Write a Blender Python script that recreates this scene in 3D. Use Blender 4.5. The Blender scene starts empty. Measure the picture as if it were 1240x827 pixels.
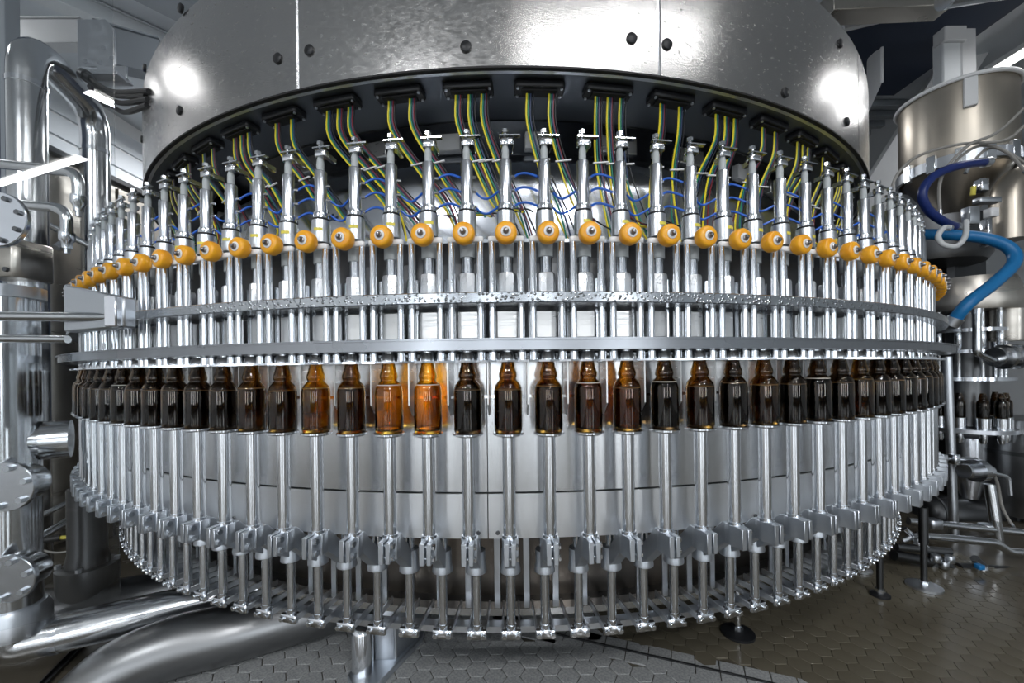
import bpy, bmesh, math, random
from mathutils import Vector, Matrix, Euler
random.seed(7)
PI = math.pi
S = bpy.context.scene
COL = S.collection

# ------------------------------------------------------------------ camera, world, lights, exposure
F_PX, CAM_Z = 501.2, 1.0
cam_d = bpy.data.cameras.new('camera')
cam_d.sensor_width = 36.0
cam_d.lens = 36.0 * F_PX / 1240.0
cam_d.shift_y = 34.1 / 1240.0
cam_d.clip_start = 0.05
cam = bpy.data.objects.new('camera', cam_d)
COL.objects.link(cam)
cam.matrix_world = Matrix.Translation((0, 0, CAM_Z)) @ Matrix.Rotation(-0.00515, 4, 'Z') @ Matrix.Rotation(PI/2, 4, 'X') @ Matrix.Rotation(-0.01197, 4, 'Z')
S.camera = cam
S.view_settings.view_transform = 'Standard'
S.view_settings.look = 'None'
S.view_settings.exposure = 0.0
S.view_settings.gamma = 1.0

W = bpy.data.worlds.new('world')
S.world = W
W.use_nodes = True
bg = W.node_tree.nodes['Background']
bg.inputs['Color'].default_value = (0.78, 0.88, 1.0, 1)
bg.inputs['Strength'].default_value = 0.18

def area_light(name, loc, rot, sx, sy, power, color=(1, 1, 1)):
    d = bpy.data.lights.new(name, 'AREA')
    d.shape = 'RECTANGLE'; d.size = sx; d.size_y = sy; d.energy = power; d.color = color
    o = bpy.data.objects.new(name, d); COL.objects.link(o)
    o.location = loc; o.rotation_euler = rot
    return o
# unseen area lights added behind the camera to streak the steel rods
STREAK_LIGHTS = [(-3.7, 1.3), (-0.9, 0.9), (1.5, 0.8), (5.4, 1.8)]
WALL_Y = -9.5
for wx, ww in STREAK_LIGHTS:
    area_light('added_streak_light', (wx, WALL_Y + 0.02, 1.75), (PI/2, 0, 0), ww, 3.0, 64 * ww, (0.90, 0.95, 1.0))

# ------------------------------------------------------------------ helpers
def inv(px, py, d):
    """world point seen at photograph pixel px,py at depth d (metres along the camera axis)"""
    u, v = (px - 620) / F_PX, (py - 447.6) / F_PX
    c, s = math.cos(-0.01197), math.sin(-0.01197)
    u, v = u * c + v * s, -u * s + v * c
    x, y, z = u * d, d, -v * d
    a = -0.00515
    return Vector((x * math.cos(a) - y * math.sin(a), x * math.sin(a) + y * math.cos(a), z + CAM_Z))

class MB:
    def __init__(self):
        self.v = []; self.f = []
    def add(self, vs, fs, M=None):
        b = len(self.v)
        self.v += [tuple(M @ Vector(p)) for p in vs] if M is not None else [tuple(p) for p in vs]
        self.f += [tuple(i + b for i in f) for f in fs]
        return self
    def box(self, c, s, M=None):
        x, y, z = c; a, b, h = s[0]/2, s[1]/2, s[2]/2
        vs = [(x+i*a, y+j*b, z+k*h) for k in (-1, 1) for j in (-1, 1) for i in (-1, 1)]
        return self.add(vs, [(0,2,3,1), (4,5,7,6), (0,1,5,4), (2,6,7,3), (0,4,6,2), (1,3,7,5)], M)
    def bbox(self, c, s, b, M=None):
        """box with chamfered vertical edges"""
        x, y = s[0]/2, s[1]/2
        p = [(x-b,-y),(x,-y+b),(x,y-b),(x-b,y),(-x+b,y),(-x,y-b),(-x,-y+b),(-x+b,-y)]
        return self.prism([(c[0]+i, c[1]+j) for i, j in p], c[2]-s[2]/2, c[2]+s[2]/2, M)
    def prism(self, poly, z0, z1, M=None):
        n = len(poly)
        vs = [(x, y, z0) for x, y in poly] + [(x, y, z1) for x, y in poly]
        fs = [tuple(range(n))[::-1], tuple(range(n, 2*n))] + [(i, (i+1) % n, n+(i+1) % n, n+i) for i in range(n)]
        return self.add(vs, fs, M)
    def lathe(self, prof, n=16, c=(0, 0), a0=0.0, a1=2*PI, closed=False, caps=True):
        """revolve (r,z) points about the vertical through c"""
        full = abs(a1 - a0 - 2*PI) < 1e-6
        cols = n if full else n + 1
        m = len(prof); b = len(self.v)
        for i in range(cols):
            a = a0 + (a1 - a0) * i / n
            s, k = math.sin(a), -math.cos(a)
            for r, z in prof: self.v.append((c[0] + r*s, c[1] + r*k, z))
        for i in range(n):
            i2 = (i + 1) % cols
            for j in range(m if closed else m - 1):
                j2 = (j + 1) % m
                self.f.append((b+i*m+j, b+i2*m+j, b+i2*m+j2, b+i*m+j2))
        if not closed and caps and full:
            for j, flip in ((0, True), (m-1, False)):
                if prof[j][0] > 1e-6:
                    t = tuple(b+i*m+j for i in range(cols))
                    self.f.append(t[::-1] if flip else t)
        if closed and not full:
            self.f.append(tuple(b+j for j in range(m))); self.f.append(tuple(b+(cols-1)*m+j for j in range(m))[::-1])
        return self
    def tube(self, pts, r, n=8, caps=True):
        """swept round tube along points; r is one radius or a list"""
        P = [Vector(p) for p in pts]; m = len(P); b = len(self.v)
        R = r if isinstance(r, (list, tuple)) else [r]*m
        T = [(P[min(i+1, m-1)] - P[max(i-1, 0)]).normalized() for i in range(m)]
        up = Vector((0, 0, 1)) if abs(T[0].z) < 0.9 else Vector((1, 0, 0))
        N = (up - T[0]*up.dot(T[0])).normalized()
        for i in range(m):
            N = (N - T[i]*N.dot(T[i])).normalized()
            B = T[i].cross(N)
            for k in range(n):
                a = 2*PI*k/n
                self.v.append(tuple(P[i] + R[i]*(N*math.cos(a) + B*math.sin(a))))
        for i in range(m-1):
            for k in range(n):
                k2 = (k+1) % n
                self.f.append((b+i*n+k, b+i*n+k2, b+(i+1)*n+k2, b+(i+1)*n+k))
        if caps:
            self.f.append(tuple(b+k for k in range(n))[::-1]); self.f.append(tuple(b+(m-1)*n+k for k in range(n)))
        return self
    def cyl(self, p0, p1, r, n=12, r1=None):
        return self.tube([p0, p1], [r, r if r1 is None else r1], n)
    def mesh(self, name, mat, bevel=0.0, sharp=38):
        me = bpy.data.meshes.new(name)
        me.from_pydata(self.v, [], self.f)
        bm = bmesh.new(); bm.from_mesh(me)
        bmesh.ops.recalc_face_normals(bm, faces=bm.faces)
        if bevel > 0:
            es = [e for e in bm.edges if len(e.link_faces) == 2 and e.calc_face_angle(0) > math.radians(40)]
            bmesh.ops.bevel(bm, geom=es, offset=bevel, segments=1, affect='EDGES', profile=0.5)
        bm.to_mesh(me); bm.free()
        for p in me.polygons: p.use_smooth = True
        me.set_sharp_from_angle(angle=math.radians(sharp))
        me.materials.append(mat)
        return me

def bend(pts, r, n=6):
    """round the inner corners of a polyline with arcs of radius r"""
    P = [Vector(p) for p in pts]; out = [P[0]]
    for i in range(1, len(P)-1):
        a, b, c = P[i-1], P[i], P[i+1]
        d1, d2 = (a-b).normalized(), (c-b).normalized()
        ang = d1.angle(d2)
        t = min(r / math.tan(ang/2), (a-b).length*0.49, (c-b).length*0.49)
        for k in range(n+1):
            u = k/n
            out.append((b+d1*t)*(1-u)**2 + b*2*u*(1-u) + (b+d2*t)*u**2)
    out.append(P[-1])
    return out
def smooth_path(pts, n=8):
    """Catmull-Rom through the points"""
    P = [Vector(p) for p in pts]; Q = [P[0]*2-P[1]] + P + [P[-1]*2-P[-2]]; out = []
    for i in range(1, len(Q)-2):
        for k in range(n):
            t = k/n
            out.append(0.5*((2*Q[i]) + (Q[i+1]-Q[i-1])*t + (2*Q[i-1]-5*Q[i]+4*Q[i+1]-Q[i+2])*t*t + (3*Q[i]-Q[i-1]-3*Q[i+1]+Q[i+2])*t**3))
    out.append(P[-1])
    return out

def link(name, me, parent=None, loc=None, rz=0.0):
    o = bpy.data.objects.new(name, me); COL.objects.link(o)
    if parent is not None: o.parent = parent
    if loc is not None: o.location = loc
    if rz: o.rotation_euler = (0, 0, rz)
    return o
def tag(o, label, cat, group=None):
    o['label'] = label; o['category'] = cat
    if group: o['group'] = group
    return o
def thing(name, label, cat, loc=(0, 0, 0), rz=0.0, group=None):
    return tag(link(name, None, None, loc, rz), label, cat, group)
def part(name, mb, mat, parent, bevel=0.0, label=None, sharp=38):
    """mesh built in world coordinates, child of a thing standing at its location without rotation"""
    o = link(name, mb.mesh(name, mat, bevel, sharp), parent)
    base = parent; off = Vector()
    while base is not None: off -= Vector(base.location); base = base.parent
    o.location = off
    if label: o['label'] = label
    return o
def structure(o):
    o['kind'] = 'structure'; return o

# ------------------------------------------------------------------ materials
def mat(name, color, metal=0.0, rough=0.5, noise=None, bump=None, coat=0.0, trans=0.0, ior=1.45, rvar=None, emit=None):
    """noise=(scale, second colour, stretch), bump=(scale, strength), rvar=(scale, low, high)"""
    m = bpy.data.materials.new(name); m.use_nodes = True
    nt = m.node_tree; B = nt.nodes['Principled BSDF']; L = nt.links.new
    B.inputs['Base Color'].default_value = (*color, 1); B.inputs['Metallic'].default_value = metal
    B.inputs['Roughness'].default_value = rough; B.inputs['IOR'].default_value = ior
    B.inputs['Transmission Weight'].default_value = trans; B.inputs['Coat Weight'].default_value = coat
    if emit:
        B.inputs['Emission Color'].default_value = (*emit[0], 1); B.inputs['Emission Strength'].default_value = emit[1]
    tc = nt.nodes.new('ShaderNodeTexCoord')
    def nz(scale, stretch=(1, 1, 1), detail=3):
        mp = nt.nodes.new('ShaderNodeMapping'); mp.inputs['Scale'].default_value = stretch
        L(tc.outputs['Object'], mp.inputs['Vector'])
        n = nt.nodes.new('ShaderNodeTexNoise'); n.inputs['Scale'].default_value = scale; n.inputs['Detail'].default_value = detail
        L(mp.outputs[0], n.inputs['Vector']); return n
    if noise:
        n = nz(noise[0], noise[2] if len(noise) > 2 else (1, 1, 1))
        r = nt.nodes.new('ShaderNodeValToRGB')
        r.color_ramp.elements[0].position = 0.35; r.color_ramp.elements[1].position = 0.65
        r.color_ramp.elements[0].color = (*color, 1); r.color_ramp.elements[1].color = (*noise[1], 1)
        L(n.outputs['Fac'], r.inputs['Fac']); L(r.outputs['Color'], B.inputs['Base Color'])
    if rvar:
        n = nz(rvar[0], rvar[3] if len(rvar) > 3 else (1, 1, 1))
        mr = nt.nodes.new('ShaderNodeMapRange'); mr.inputs[1].default_value = 0.3; mr.inputs[2].default_value = 0.7
        mr.inputs[3].default_value = rvar[1]; mr.inputs[4].default_value = rvar[2]
        L(n.outputs['Fac'], mr.inputs[0]); L(mr.outputs[0], B.inputs['Roughness'])
    if bump:
        n = nz(bump[0], bump[2] if len(bump) > 2 else (1, 1, 1), 4)
        bp = nt.nodes.new('ShaderNodeBump'); bp.inputs['Strength'].default_value = bump[1]; bp.inputs['Distance'].default_value = 0.002
        L(n.outputs['Fac'], bp.inputs['Height']); L(bp.outputs[0], B.inputs['Normal'])
    return m
def droplets(m, scale=160, size=0.32, strength=0.6):
    """water drops beaded on a steel face"""
    nt = m.node_tree; B = nt.nodes['Principled BSDF']; L = nt.links.new
    tc = nt.nodes.new('ShaderNodeTexCoord'); v = nt.nodes.new('ShaderNodeTexVoronoi'); v.inputs['Scale'].default_value = scale
    L(tc.outputs['Object'], v.inputs['Vector'])
    mr = nt.nodes.new('ShaderNodeMapRange'); mr.inputs[1].default_value = size; mr.inputs[2].default_value = 0.0
    L(v.outputs['Distance'], mr.inputs[0])
    bp = nt.nodes.new('ShaderNodeBump'); bp.inputs['Strength'].default_value = strength; bp.inputs['Distance'].default_value = 0.003
    L(mr.outputs[0], bp.inputs['Height']); L(bp.outputs[0], B.inputs['Normal'])
    return m

STEEL = mat('polished_steel', (0.80, 0.83, 0.87), 1, 0.16)
ROD = mat('rod_steel', (0.84, 0.87, 0.91), 1, 0.15)
DULL = mat('satin_steel', (0.66, 0.69, 0.73), 1, 0.34, rvar=(30, 0.28, 0.42))
CAST = mat('cast_steel', (0.62, 0.66, 0.71), 1, 0.42, bump=(300, 0.15))
ALU = mat('satin_cylinder', (0.74, 0.77, 0.82), 1, 0.24)
WET = droplets(mat('wet_ring_steel', (0.50, 0.53, 0.56), 1, 0.22), 130, 0.42, 0.7)
RING = mat('ring_steel', (0.38, 0.40, 0.43), 1, 0.28, rvar=(6, 0.22, 0.34))
BLOCK = droplets(mat('wet_block_steel', (0.80, 0.82, 0.84), 1, 0.30), 210, 0.36, 0.5)
PLATE = mat('plate_steel', (0.70, 0.70, 0.69), 1, 0.34, rvar=(20, 0.26, 0.42, (1, 1, 12)))
DRUM = mat('drum_steel', (0.70, 0.72, 0.74), 1, 0.25, noise=(3, (0.62, 0.63, 0.64)))
DRUM_LOW = mat('drum_lower_steel', (0.84, 0.86, 0.88), 1, 0.36, noise=(5, (0.72, 0.73, 0.74)))
SHROUD = mat('shroud_steel', (0.66, 0.65, 0.64), 1, 0.2, rvar=(60, 0.16, 0.28, (1, 1, 2)), bump=(150, 0.14, (1, 1, 2.5)))
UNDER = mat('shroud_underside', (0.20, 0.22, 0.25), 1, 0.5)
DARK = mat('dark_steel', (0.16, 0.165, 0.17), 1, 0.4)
SKIRT = mat('skirt_steel', (0.20, 0.17, 0.14), 1, 0.38, noise=(4, (0.12, 0.11, 0.10)))
BOLTS = mat('bolt_steel', (0.30, 0.30, 0.31), 1, 0.3)
BLACK = mat('black_plastic', (0.012, 0.013, 0.015), 0, 0.42)
RUBBER = mat('black_rubber', (0.01, 0.01, 0.011), 0, 0.6)
ROLLER = mat('orange_urethane', (0.93, 0.46, 0.02), 0, 0.34, noise=(22, (0.86, 0.36, 0.015)), coat=0.3)
WHITE = mat('white_plastic', (0.82, 0.83, 0.84), 0, 0.4)
GREYP = mat('grey_plastic', (0.42, 0.45, 0.46), 0, 0.5)
LABELY = mat('yellow_label', (0.75, 0.66, 0.10), 0, 0.5)
BLUE = mat('blue_hose', (0.02, 0.12, 0.55), 0, 0.35)
YELLOW = mat('yellow_wire', (0.80, 0.66, 0.03), 0, 0.4)
GREEN = mat('green_wire', (0.02, 0.22, 0.15), 0, 0.4)
NAVY = mat('dark_wire', (0.03, 0.05, 0.11), 0, 0.4)
RED = mat('maroon_wire', (0.20, 0.02, 0.03), 0, 0.4)
GLASS = mat('faint_backlit_glass', (0.44, 0.25, 0.055), 0, 0.02, trans=1.0, ior=1.5)  # lighter copy of the dark glass, faint backlight painted in
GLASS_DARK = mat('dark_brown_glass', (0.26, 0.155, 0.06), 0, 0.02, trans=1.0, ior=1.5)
GLASS_LIT = mat('backlit_tint_glass', (0.80, 0.50, 0.08), 0, 0.02, trans=1.0, ior=1.5)  # lightest glass copy, backlight glow painted into its colour
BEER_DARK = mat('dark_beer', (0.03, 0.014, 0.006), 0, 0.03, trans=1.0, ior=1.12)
BEER_FAINT_LIT = mat('faint_backlit_beer', (0.30, 0.15, 0.05), 0, 0.03, trans=1.0, ior=1.12)  # lighter beer tint standing in for weak light from behind
BEER_BACKLIT = mat('backlit_tint_beer', (0.92, 0.60, 0.16), 0, 0.03, trans=1.0, ior=1.12)  # bright beer tint standing in for strong light from behind
FOAM = mat('beer_foam', (0.55, 0.50, 0.42), 0, 0.6)
CEILING = mat('ceiling_paint', (0.60, 0.64, 0.68), 0, 0.8)
CLAD = mat('grey_cladding', (0.68, 0.72, 0.76), 0, 0.6)
WALLM = mat('wall_cladding', (0.62, 0.65, 0.67), 0, 0.6)
DARKWALL = mat('front_wall_paint', (0.05, 0.055, 0.065), 0, 0.8)
NAVYWALL = mat('dark_blue_wall', (0.035, 0.05, 0.085), 0, 0.7)
BEAMW = mat('white_beam_paint', (0.60, 0.61, 0.62), 0, 0.5)
BEAMG = mat('grey_beam_paint', (0.30, 0.33, 0.36), 0, 0.55)
PIPE = mat('pipe_steel', (0.70, 0.72, 0.74), 1, 0.17, rvar=(9, 0.12, 0.24))
PIPE_D = mat('matte_pipe_steel', (0.27, 0.275, 0.28), 1, 0.40, rvar=(9, 0.3, 0.42))
PIPE_B = mat('dark_pipe_steel', (0.10, 0.103, 0.107), 1, 0.38)
CABINET = mat('cabinet_steel', (0.56, 0.53, 0.48), 1, 0.33, rvar=(3, 0.26, 0.40, (1, 1, 10)))
BRASSY = mat('hopper_steel', (0.52, 0.47, 0.40), 1, 0.34, noise=(3, (0.44, 0.40, 0.34)))
TUBE = mat('lamp_tube', (1, 1, 1), 0, 0.5, emit=((1.0, 0.98, 0.95), 7.0))
SKYBLUE = mat('light_blue_hose', (0.012, 0.17, 0.42), 0, 0.35)
DEEPBLUE = mat('dark_blue_hose', (0.012, 0.03, 0.16), 0, 0.35)
GREYHOSE = mat('grey_cable', (0.32, 0.31, 0.29), 0, 0.5)
WHITEHOSE = mat('pale_hose', (0.60, 0.62, 0.63), 0, 0.4)
TILE = mat('wet_hexagon_tile', (0.24, 0.25, 0.255), 0, 0.34, noise=(120, (0.40, 0.41, 0.41)), rvar=(5, 0.22, 0.55), bump=(260, 0.5))
TILE_B = mat('wet_tile_reflection_tint', (0.105, 0.092, 0.068), 0, 0.15, noise=(3, (0.15, 0.135, 0.10)), rvar=(3, 0.07, 0.26), bump=(200, 0.08))  # brown tint paints the reflection in the wet film on the tiles
GROUT = mat('floor_base', (0.085, 0.075, 0.058), 0, 0.25, noise=(3, (0.11, 0.098, 0.076)), rvar=(4, 0.12, 0.32))

# ------------------------------------------------------------------ the hall
CX, CY = 0.001, 1.36486 * 2.31          # carousel axis
X0, X1, Y1, CEIL = -4.6, 8.5, 10.0, 4.05
mb = MB(); mb.box(((X0+X1)/2, (WALL_Y+Y1)/2, -0.05), (X1-X0, Y1-WALL_Y, 0.09))
floor = structure(link('floor', mb.mesh('floor', GROUT)))
mb = MB(); mb.box(((X0+X1)/2, (WALL_Y+Y1)/2, CEIL+0.1), (X1-X0, Y1-WALL_Y, 0.2))
structure(link('ceiling', mb.mesh('ceiling', CEILING)))
mb = MB(); mb.box((X0-0.1, (WALL_Y+Y1)/2, CEIL/2), (0.2, Y1-WALL_Y, CEIL))
wall_left = structure(link('wall_left', mb.mesh('wall_left', WHITE)))
mb = MB(); mb.box((X1+0.1, (WALL_Y+Y1)/2, CEIL/2), (0.2, Y1-WALL_Y, CEIL))
structure(link('wall_right', mb.mesh('wall_right', WALLM)))
mb = MB(); mb.box(((X0+X1)/2, Y1+0.1, CEIL/2), (X1-X0, 0.2, CEIL))
structure(link('wall_back', mb.mesh('wall_back', NAVYWALL)))
# unseen wall behind the camera, with openings added for the streak lights
mb = MB(); edges = [X0]
for wx, ww in STREAK_LIGHTS: edges += [max(X0, wx-ww/2), wx+ww/2]
edges.append(X1)
for a, b in zip(edges[::2], edges[1::2]):
    if b - a > 0.01: mb.box(((a+b)/2, WALL_Y-0.1, CEIL/2), (b-a, 0.2, CEIL))
for wx, ww in STREAK_LIGHTS:
    a, b = max(X0, wx-ww/2), wx+ww/2
    mb.box(((a+b)/2, WALL_Y-0.1, 0.125), (b-a, 0.2, 0.25)); mb.box(((a+b)/2, WALL_Y-0.1, (3.25+CEIL)/2), (b-a, 0.2, CEIL-3.25))
structure(link('wall_front', mb.mesh('wall_front', DARKWALL)))
# cladding panels on the left wall
me = MB().box((0, 0, 0), (0.03, 5.0, 0.205)).mesh('cladding_panel', CLAD, 0.004)
for k in range(16):
    link('cladding_panel', me, wall_left, (X0+0.015, 5.4, 0.25 + k*0.235))

# hexagon floor tiles near the machine, children of the floor
s_hex = 0.0400
def hex_mesh(name, m, q=0.955):
    top = [(s_hex*q*math.cos(PI/3*i), s_hex*q*math.sin(PI/3*i)) for i in range(6)]
    b = MB(); b.prism(top, -0.008, 0.0)
    return b.mesh(name, m, 0.0012 if q < 0.96 else 0.0006)
hex_grey, hex_brown = hex_mesh('floor_tile', TILE), hex_mesh('floor_tile', TILE_B, 0.978)
J0, J1 = Vector((0.156, 1.564)), Vector((0.772, 1.32))          # joint strip across the tiles
JD = (J1-J0).normalized(); JN = Vector((-JD.y, JD.x))
cells = []
for i in range(-26, 40):
    for j in range(12, 42):
        x = i*1.5*s_hex; y = j*math.sqrt(3)*s_hex + (0.5*math.sqrt(3)*s_hex if i % 2 else 0)
        jd = (Vector((x, y))-J0).dot(JN)
        if abs(jd) < 0.045 and (x > 0.05): continue
        px = 622 + 501*x/y; py = 447.6 + 501/y
        if not (-30 < px < 1290 and py < 875) or y > 2.3: continue
        if x < -1.45: continue
        shade = 0 if y < 1.50 + 0.10*abs(x) else 1
        if jd > 0.045 and x > 0.9: shade = 0
        cells.append((y*y*(1+shade*4), x, y, jd))
cells.sort()
far = {True: MB(), False: MB()}
for n, (q, x, y, jd) in enumerate(cells):
    brown = jd > 0 and x > 0.35
    if n < 300:
        o = link('floor_tile', hex_brown if brown else hex_grey, floor, (x, y, random.uniform(-0.0004, 0.0004)))
    else:
        far[brown].prism([(x+s_hex*0.966*math.cos(PI/3*i), y+s_hex*0.966*math.sin(PI/3*i)) for i in range(6)], -0.008, 0.0)
for br, m_t in ((True, TILE_B), (False, TILE)):
    o = link('distant_floor_tiles', far[br].mesh('distant_floor_tiles', m_t), floor); o['kind'] = 'stuff'
mb = MB()
me = MB().box((0, 0, -0.004), (0.072, 0.05, 0.008)).mesh('border_tile', TILE, 0.0012)
ja = math.atan2(JD.y, JD.x)
for k in range(-3, 14):
    for sg in (-1, 1):
        p = J0 + JD*(k*0.075) + JN*sg*0.030
        o = link('border_tile', me, floor, (p.x, p.y, 0.0), ja)
L_ = (J1-J0).length
mb.box((L_*0.7, 0, 0.001), (L_*1.9, 0.007, 0.004)); 
o = link('joint_strip', mb.mesh('joint_strip', DARK), floor, (J0.x, J0.y, 0), ja)
# slot drain on the left
D0, D1 = Vector((-1.44, 1.135)), Vector((-1.80, 2.06)); DD = (D1-D0); da = math.atan2(DD.y, DD.x)
mb = MB()
for sg in (-1, 1): mb.box((DD.length/2, sg*0.011, 0.001), (DD.length, 0.004, 0.012))
mb.box((DD.length/2, 0, -0.004), (DD.length, 0.02, 0.004))
o = link('slot_drain', mb.mesh('slot_drain', DARK), floor, (D0.x, D0.y, 0), da)

# ------------------------------------------------------------------ carousel core
def core(name, label, cat): return thing(name, label, cat, (CX, CY, 0))
def ring_prof(r0, r1, h0, h1): return [(r0, CAM_Z+h0), (r1, CAM_Z+h0), (r1, CAM_Z+h1), (r0, CAM_Z+h1)]
def ring(name, mats, parent, r0, r1, h0, h1, n=240, bevel=0.0, lip=None):
    p = lip if lip else ring_prof(r0, r1, h0, h1)
    b = MB(); b.lathe(p, n, closed=True)
    return link(name, b.mesh(name, mats, bevel), parent)
N_ST = 162
DTH = 2*PI/N_ST
TH0 = -0.0025
KS = list(range(-26, 27))

drum = core('carousel_drum', 'big round steel drum wall behind the bottles and lift rods', 'drum')
NP = 20
for k in range(NP):
    a = 2*PI*k/NP - 0.025
    for nm, r, h0, h1, m_ in (('upper_panel', 2.200, -0.281, 0.03, DRUM), ('lower_panel', 2.206, -0.386, -0.284, DRUM_LOW)):
        b = MB(); b.lathe([(r-0.006, CAM_Z+h0), (r, CAM_Z+h0), (r, CAM_Z+h1), (r-0.006, CAM_Z+h1)], 14, a0=a+0.0006, a1=a+2*PI/NP-0.0006, closed=True)
        o = link(nm, b.mesh(nm, m_), drum)
        if nm == 'lower_panel':
            for da_ in (0.010, 2*PI/NP-0.010):
                for hz in (-0.372,):
                    s_, c_ = math.sin(a+da_), math.cos(a+da_)
                    q = MB(); q.cyl((2.205*s_, -2.205*c_, CAM_Z+hz), (2.210*s_, -2.210*c_, CAM_Z+hz), 0.005, 8)
                    link('screw', q.mesh('screw', DARK), o)
        else:
            pass
ring('backing_ring', DARK, drum, 2.13, 2.19, -0.38, 0.03, 160)
ring('top_flange', DULL, drum, 2.13, 2.225, 0.03, 0.036, 240)
ring('neck_bar', ROD, drum, 2.205, 2.213, -0.064, -0.058, 200)
# divider plates between the bottles
poly = [(-0.002, 0.0), (-0.052, 0.0), (-0.052, -0.092), (-0.026, -0.118), (-0.002, -0.118)]    # (local y outward is negative, h)
b = MB(); vs = [(-0.0015, y, h) for y, h in poly] + [(0.0015, y, h) for y, h in poly]; n_ = len(poly)
b.add(vs, [tuple(range(n_)), tuple(range(n_, 2*n_))[::-1]] + [(i, n_+i, n_+(i+1) % n_, (i+1) % n_) for i in range(n_)])
div_me = b.mesh('divider_plate', PLATE)
for k in KS:
    a = TH0 + (k+0.5)*DTH
    link('divider_plate', div_me, drum, (2.201*math.sin(a), -2.201*math.cos(a), CAM_Z+0.016), a)

up = core('upper_guide_ring', 'wide flat steel ring with water drops just under the yellow rollers', 'ring')
ring('band', WET, up, 2.236, 2.300, 0.138, 0.1615, 240, 0.002)
lo = core('lower_guide_ring', 'smooth steel ring with a thin top lip above the bottle necks', 'ring')
lip = [(2.21, 1.0405), (2.321, 1.0405), (2.321, 1.060), (2.325, 1.060), (2.325, 1.0640), (2.21, 1.0640)]
ring('band', RING, lo, 0, 0, 0, 0, 240, 0.0, lip)
b = MB()
for i in range(480):                     # scalloped neck ring
    a = 2*PI*i/480
nk = core('neck_ring', 'thin scalloped steel ring holding the bottle necks', 'ring')
b = MB(); M_ = N_ST*8
for h in (0.0165, 0.0205):
    for i in range(M_):
        a = TH0 + 2*PI*i/M_
        r = 2.286 + 0.007*math.cos((a-TH0)*N_ST*2)
        b.v.append((r*math.sin(a), -r*math.cos(a), CAM_Z+h))
    for i in range(M_):
        a = TH0 + 2*PI*i/M_
        b.v.append((2.236*math.sin(a), -2.236*math.cos(a), CAM_Z+h))
for i in range(M_):
    j = (i+1) % M_
    b.f += [(i, j, M_+j, M_+i), (2*M_+i, 2*M_+j, 3*M_+j, 3*M_+i), (i, j, 2*M_+j, 2*M_+i), (M_+i, M_+j, 3*M_+j, 3*M_+i)]
link('scalloped_plate', b.mesh('scalloped_plate', STEEL), nk)

vb = core('valve_carrier', 'dark ring wall and flange carrying all the filling valves', 'carrier')
ring('flange', STEEL, vb, 2.12, 2.206, 0.292, 0.300, 200)
ring('inner_wall', DARK, vb, 2.13, 2.15, 0.065, 0.292, 200)
ring('lower_flange', DULL, vb, 2.15, 2.206, 0.0645, 0.070, 200)

tank = core('ring_tank', 'large polished steel product tank behind the filling valves', 'tank')
pr = [(0.5, 1.24), (1.80, 1.24), (1.88, 1.27), (1.90, 1.33), (1.90, 1.56), (1.87, 1.64), (1.80, 1.70), (1.76, 1.728), (0.5, 1.735)]
link('shell', MB().lathe(pr, 160).mesh('shell', mat('tank_steel', (0.60, 0.63, 0.68), 1, 0.22, rvar=(4, 0.14, 0.30)), 0, 60), tank)
for k in range(40):                       # clamps on the top edge of the tank
    a = 2*PI*k/40+0.05; s_, c_ = math.sin(a), math.cos(a)
    q = MB(); w = random.uniform(0.05, 0.16)
    q.box((0, 0, 0), (w, 0.03, 0.055))
    o = link('rim_bracket', q.mesh('rim_bracket', PLATE if k % 3 else BEAMW, 0.003), tank, (1.80*s_, -1.80*c_, CAM_Z+0.745), a)

base = core('base_frame', 'round dark base frame with foot rings under the carousel', 'frame')
ring('skirt', SKIRT, base, 1.93, 1.95, -0.672, -0.37, 160)
ring('inner_foot_ring', STEEL, base, 2.000, 2.036, -0.664, -0.646, 200)
ring('outer_foot_ring', DULL, base, 2.084, 2.112, -0.6615, -0.6465, 200)
ring('drum_floor', DARK, base, 1.955, 2.11, -0.40, -0.388, 160)
mb = MB(); mb.lathe([(1.25, 0.16), (1.25, 0.62)], 80)
link('core_column', mb.mesh('core_column', DARK), base)
mb = MB(); mb.lathe([(1.2, 0.33), (2.0, 0.33), (2.0, 0.345), (1.2, 0.345)], 120, closed=True)
link('base_plate', mb.mesh('base_plate', DARK), base)

# ------------------------------------------------------------------ shroud
RS = 2.08; HB, HT = 0.784, 1.185
sh = core('shroud', 'large round steel shroud with black bolts above the valves', 'shroud')
SEAM = [-0.2834, 0.2010]
DS = SEAM[1]-SEAM[0]; NS = 13
step = 2*PI/NS
ths = [SEAM[0] + i*step for i in range(NS)]
for i, a in enumerate(ths):
    b = MB(); g = 0.0022
    b.lathe([(RS-0.008, CAM_Z+HB), (RS, CAM_Z+HB), (RS, CAM_Z+HT-0.02), (RS-0.004, CAM_Z+HT), (RS-0.012, CAM_Z+HT)], 24, a0=a+g, a1=a+step-g, closed=True)
    link('shroud_panel', b.mesh('shroud_panel', SHROUD), sh)
for a in ths:
    b = MB(); b.lathe([(RS-0.012, CAM_Z+HB), (RS-0.0045, CAM_Z+HB), (RS-0.0045, CAM_Z+HT), (RS-0.012, CAM_Z+HT)], 2, a0=a-0.010, a1=a+0.010, closed=True)
    link('seam_strip', b.mesh('seam_strip', STEEL), sh)
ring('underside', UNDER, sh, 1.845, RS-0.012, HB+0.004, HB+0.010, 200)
ring('rim_gasket', RUBBER, sh, RS-0.010, RS+0.0015, HB-0.001, HB+0.004, 200)
ring('rim_edge', DULL, sh, RS-0.020, RS-0.010, HB-0.002, HB+0.004, 200)
ring('inner_rim', DARK, sh, 1.840, 1.850, HB+0.004, HB+0.26, 160)
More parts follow.
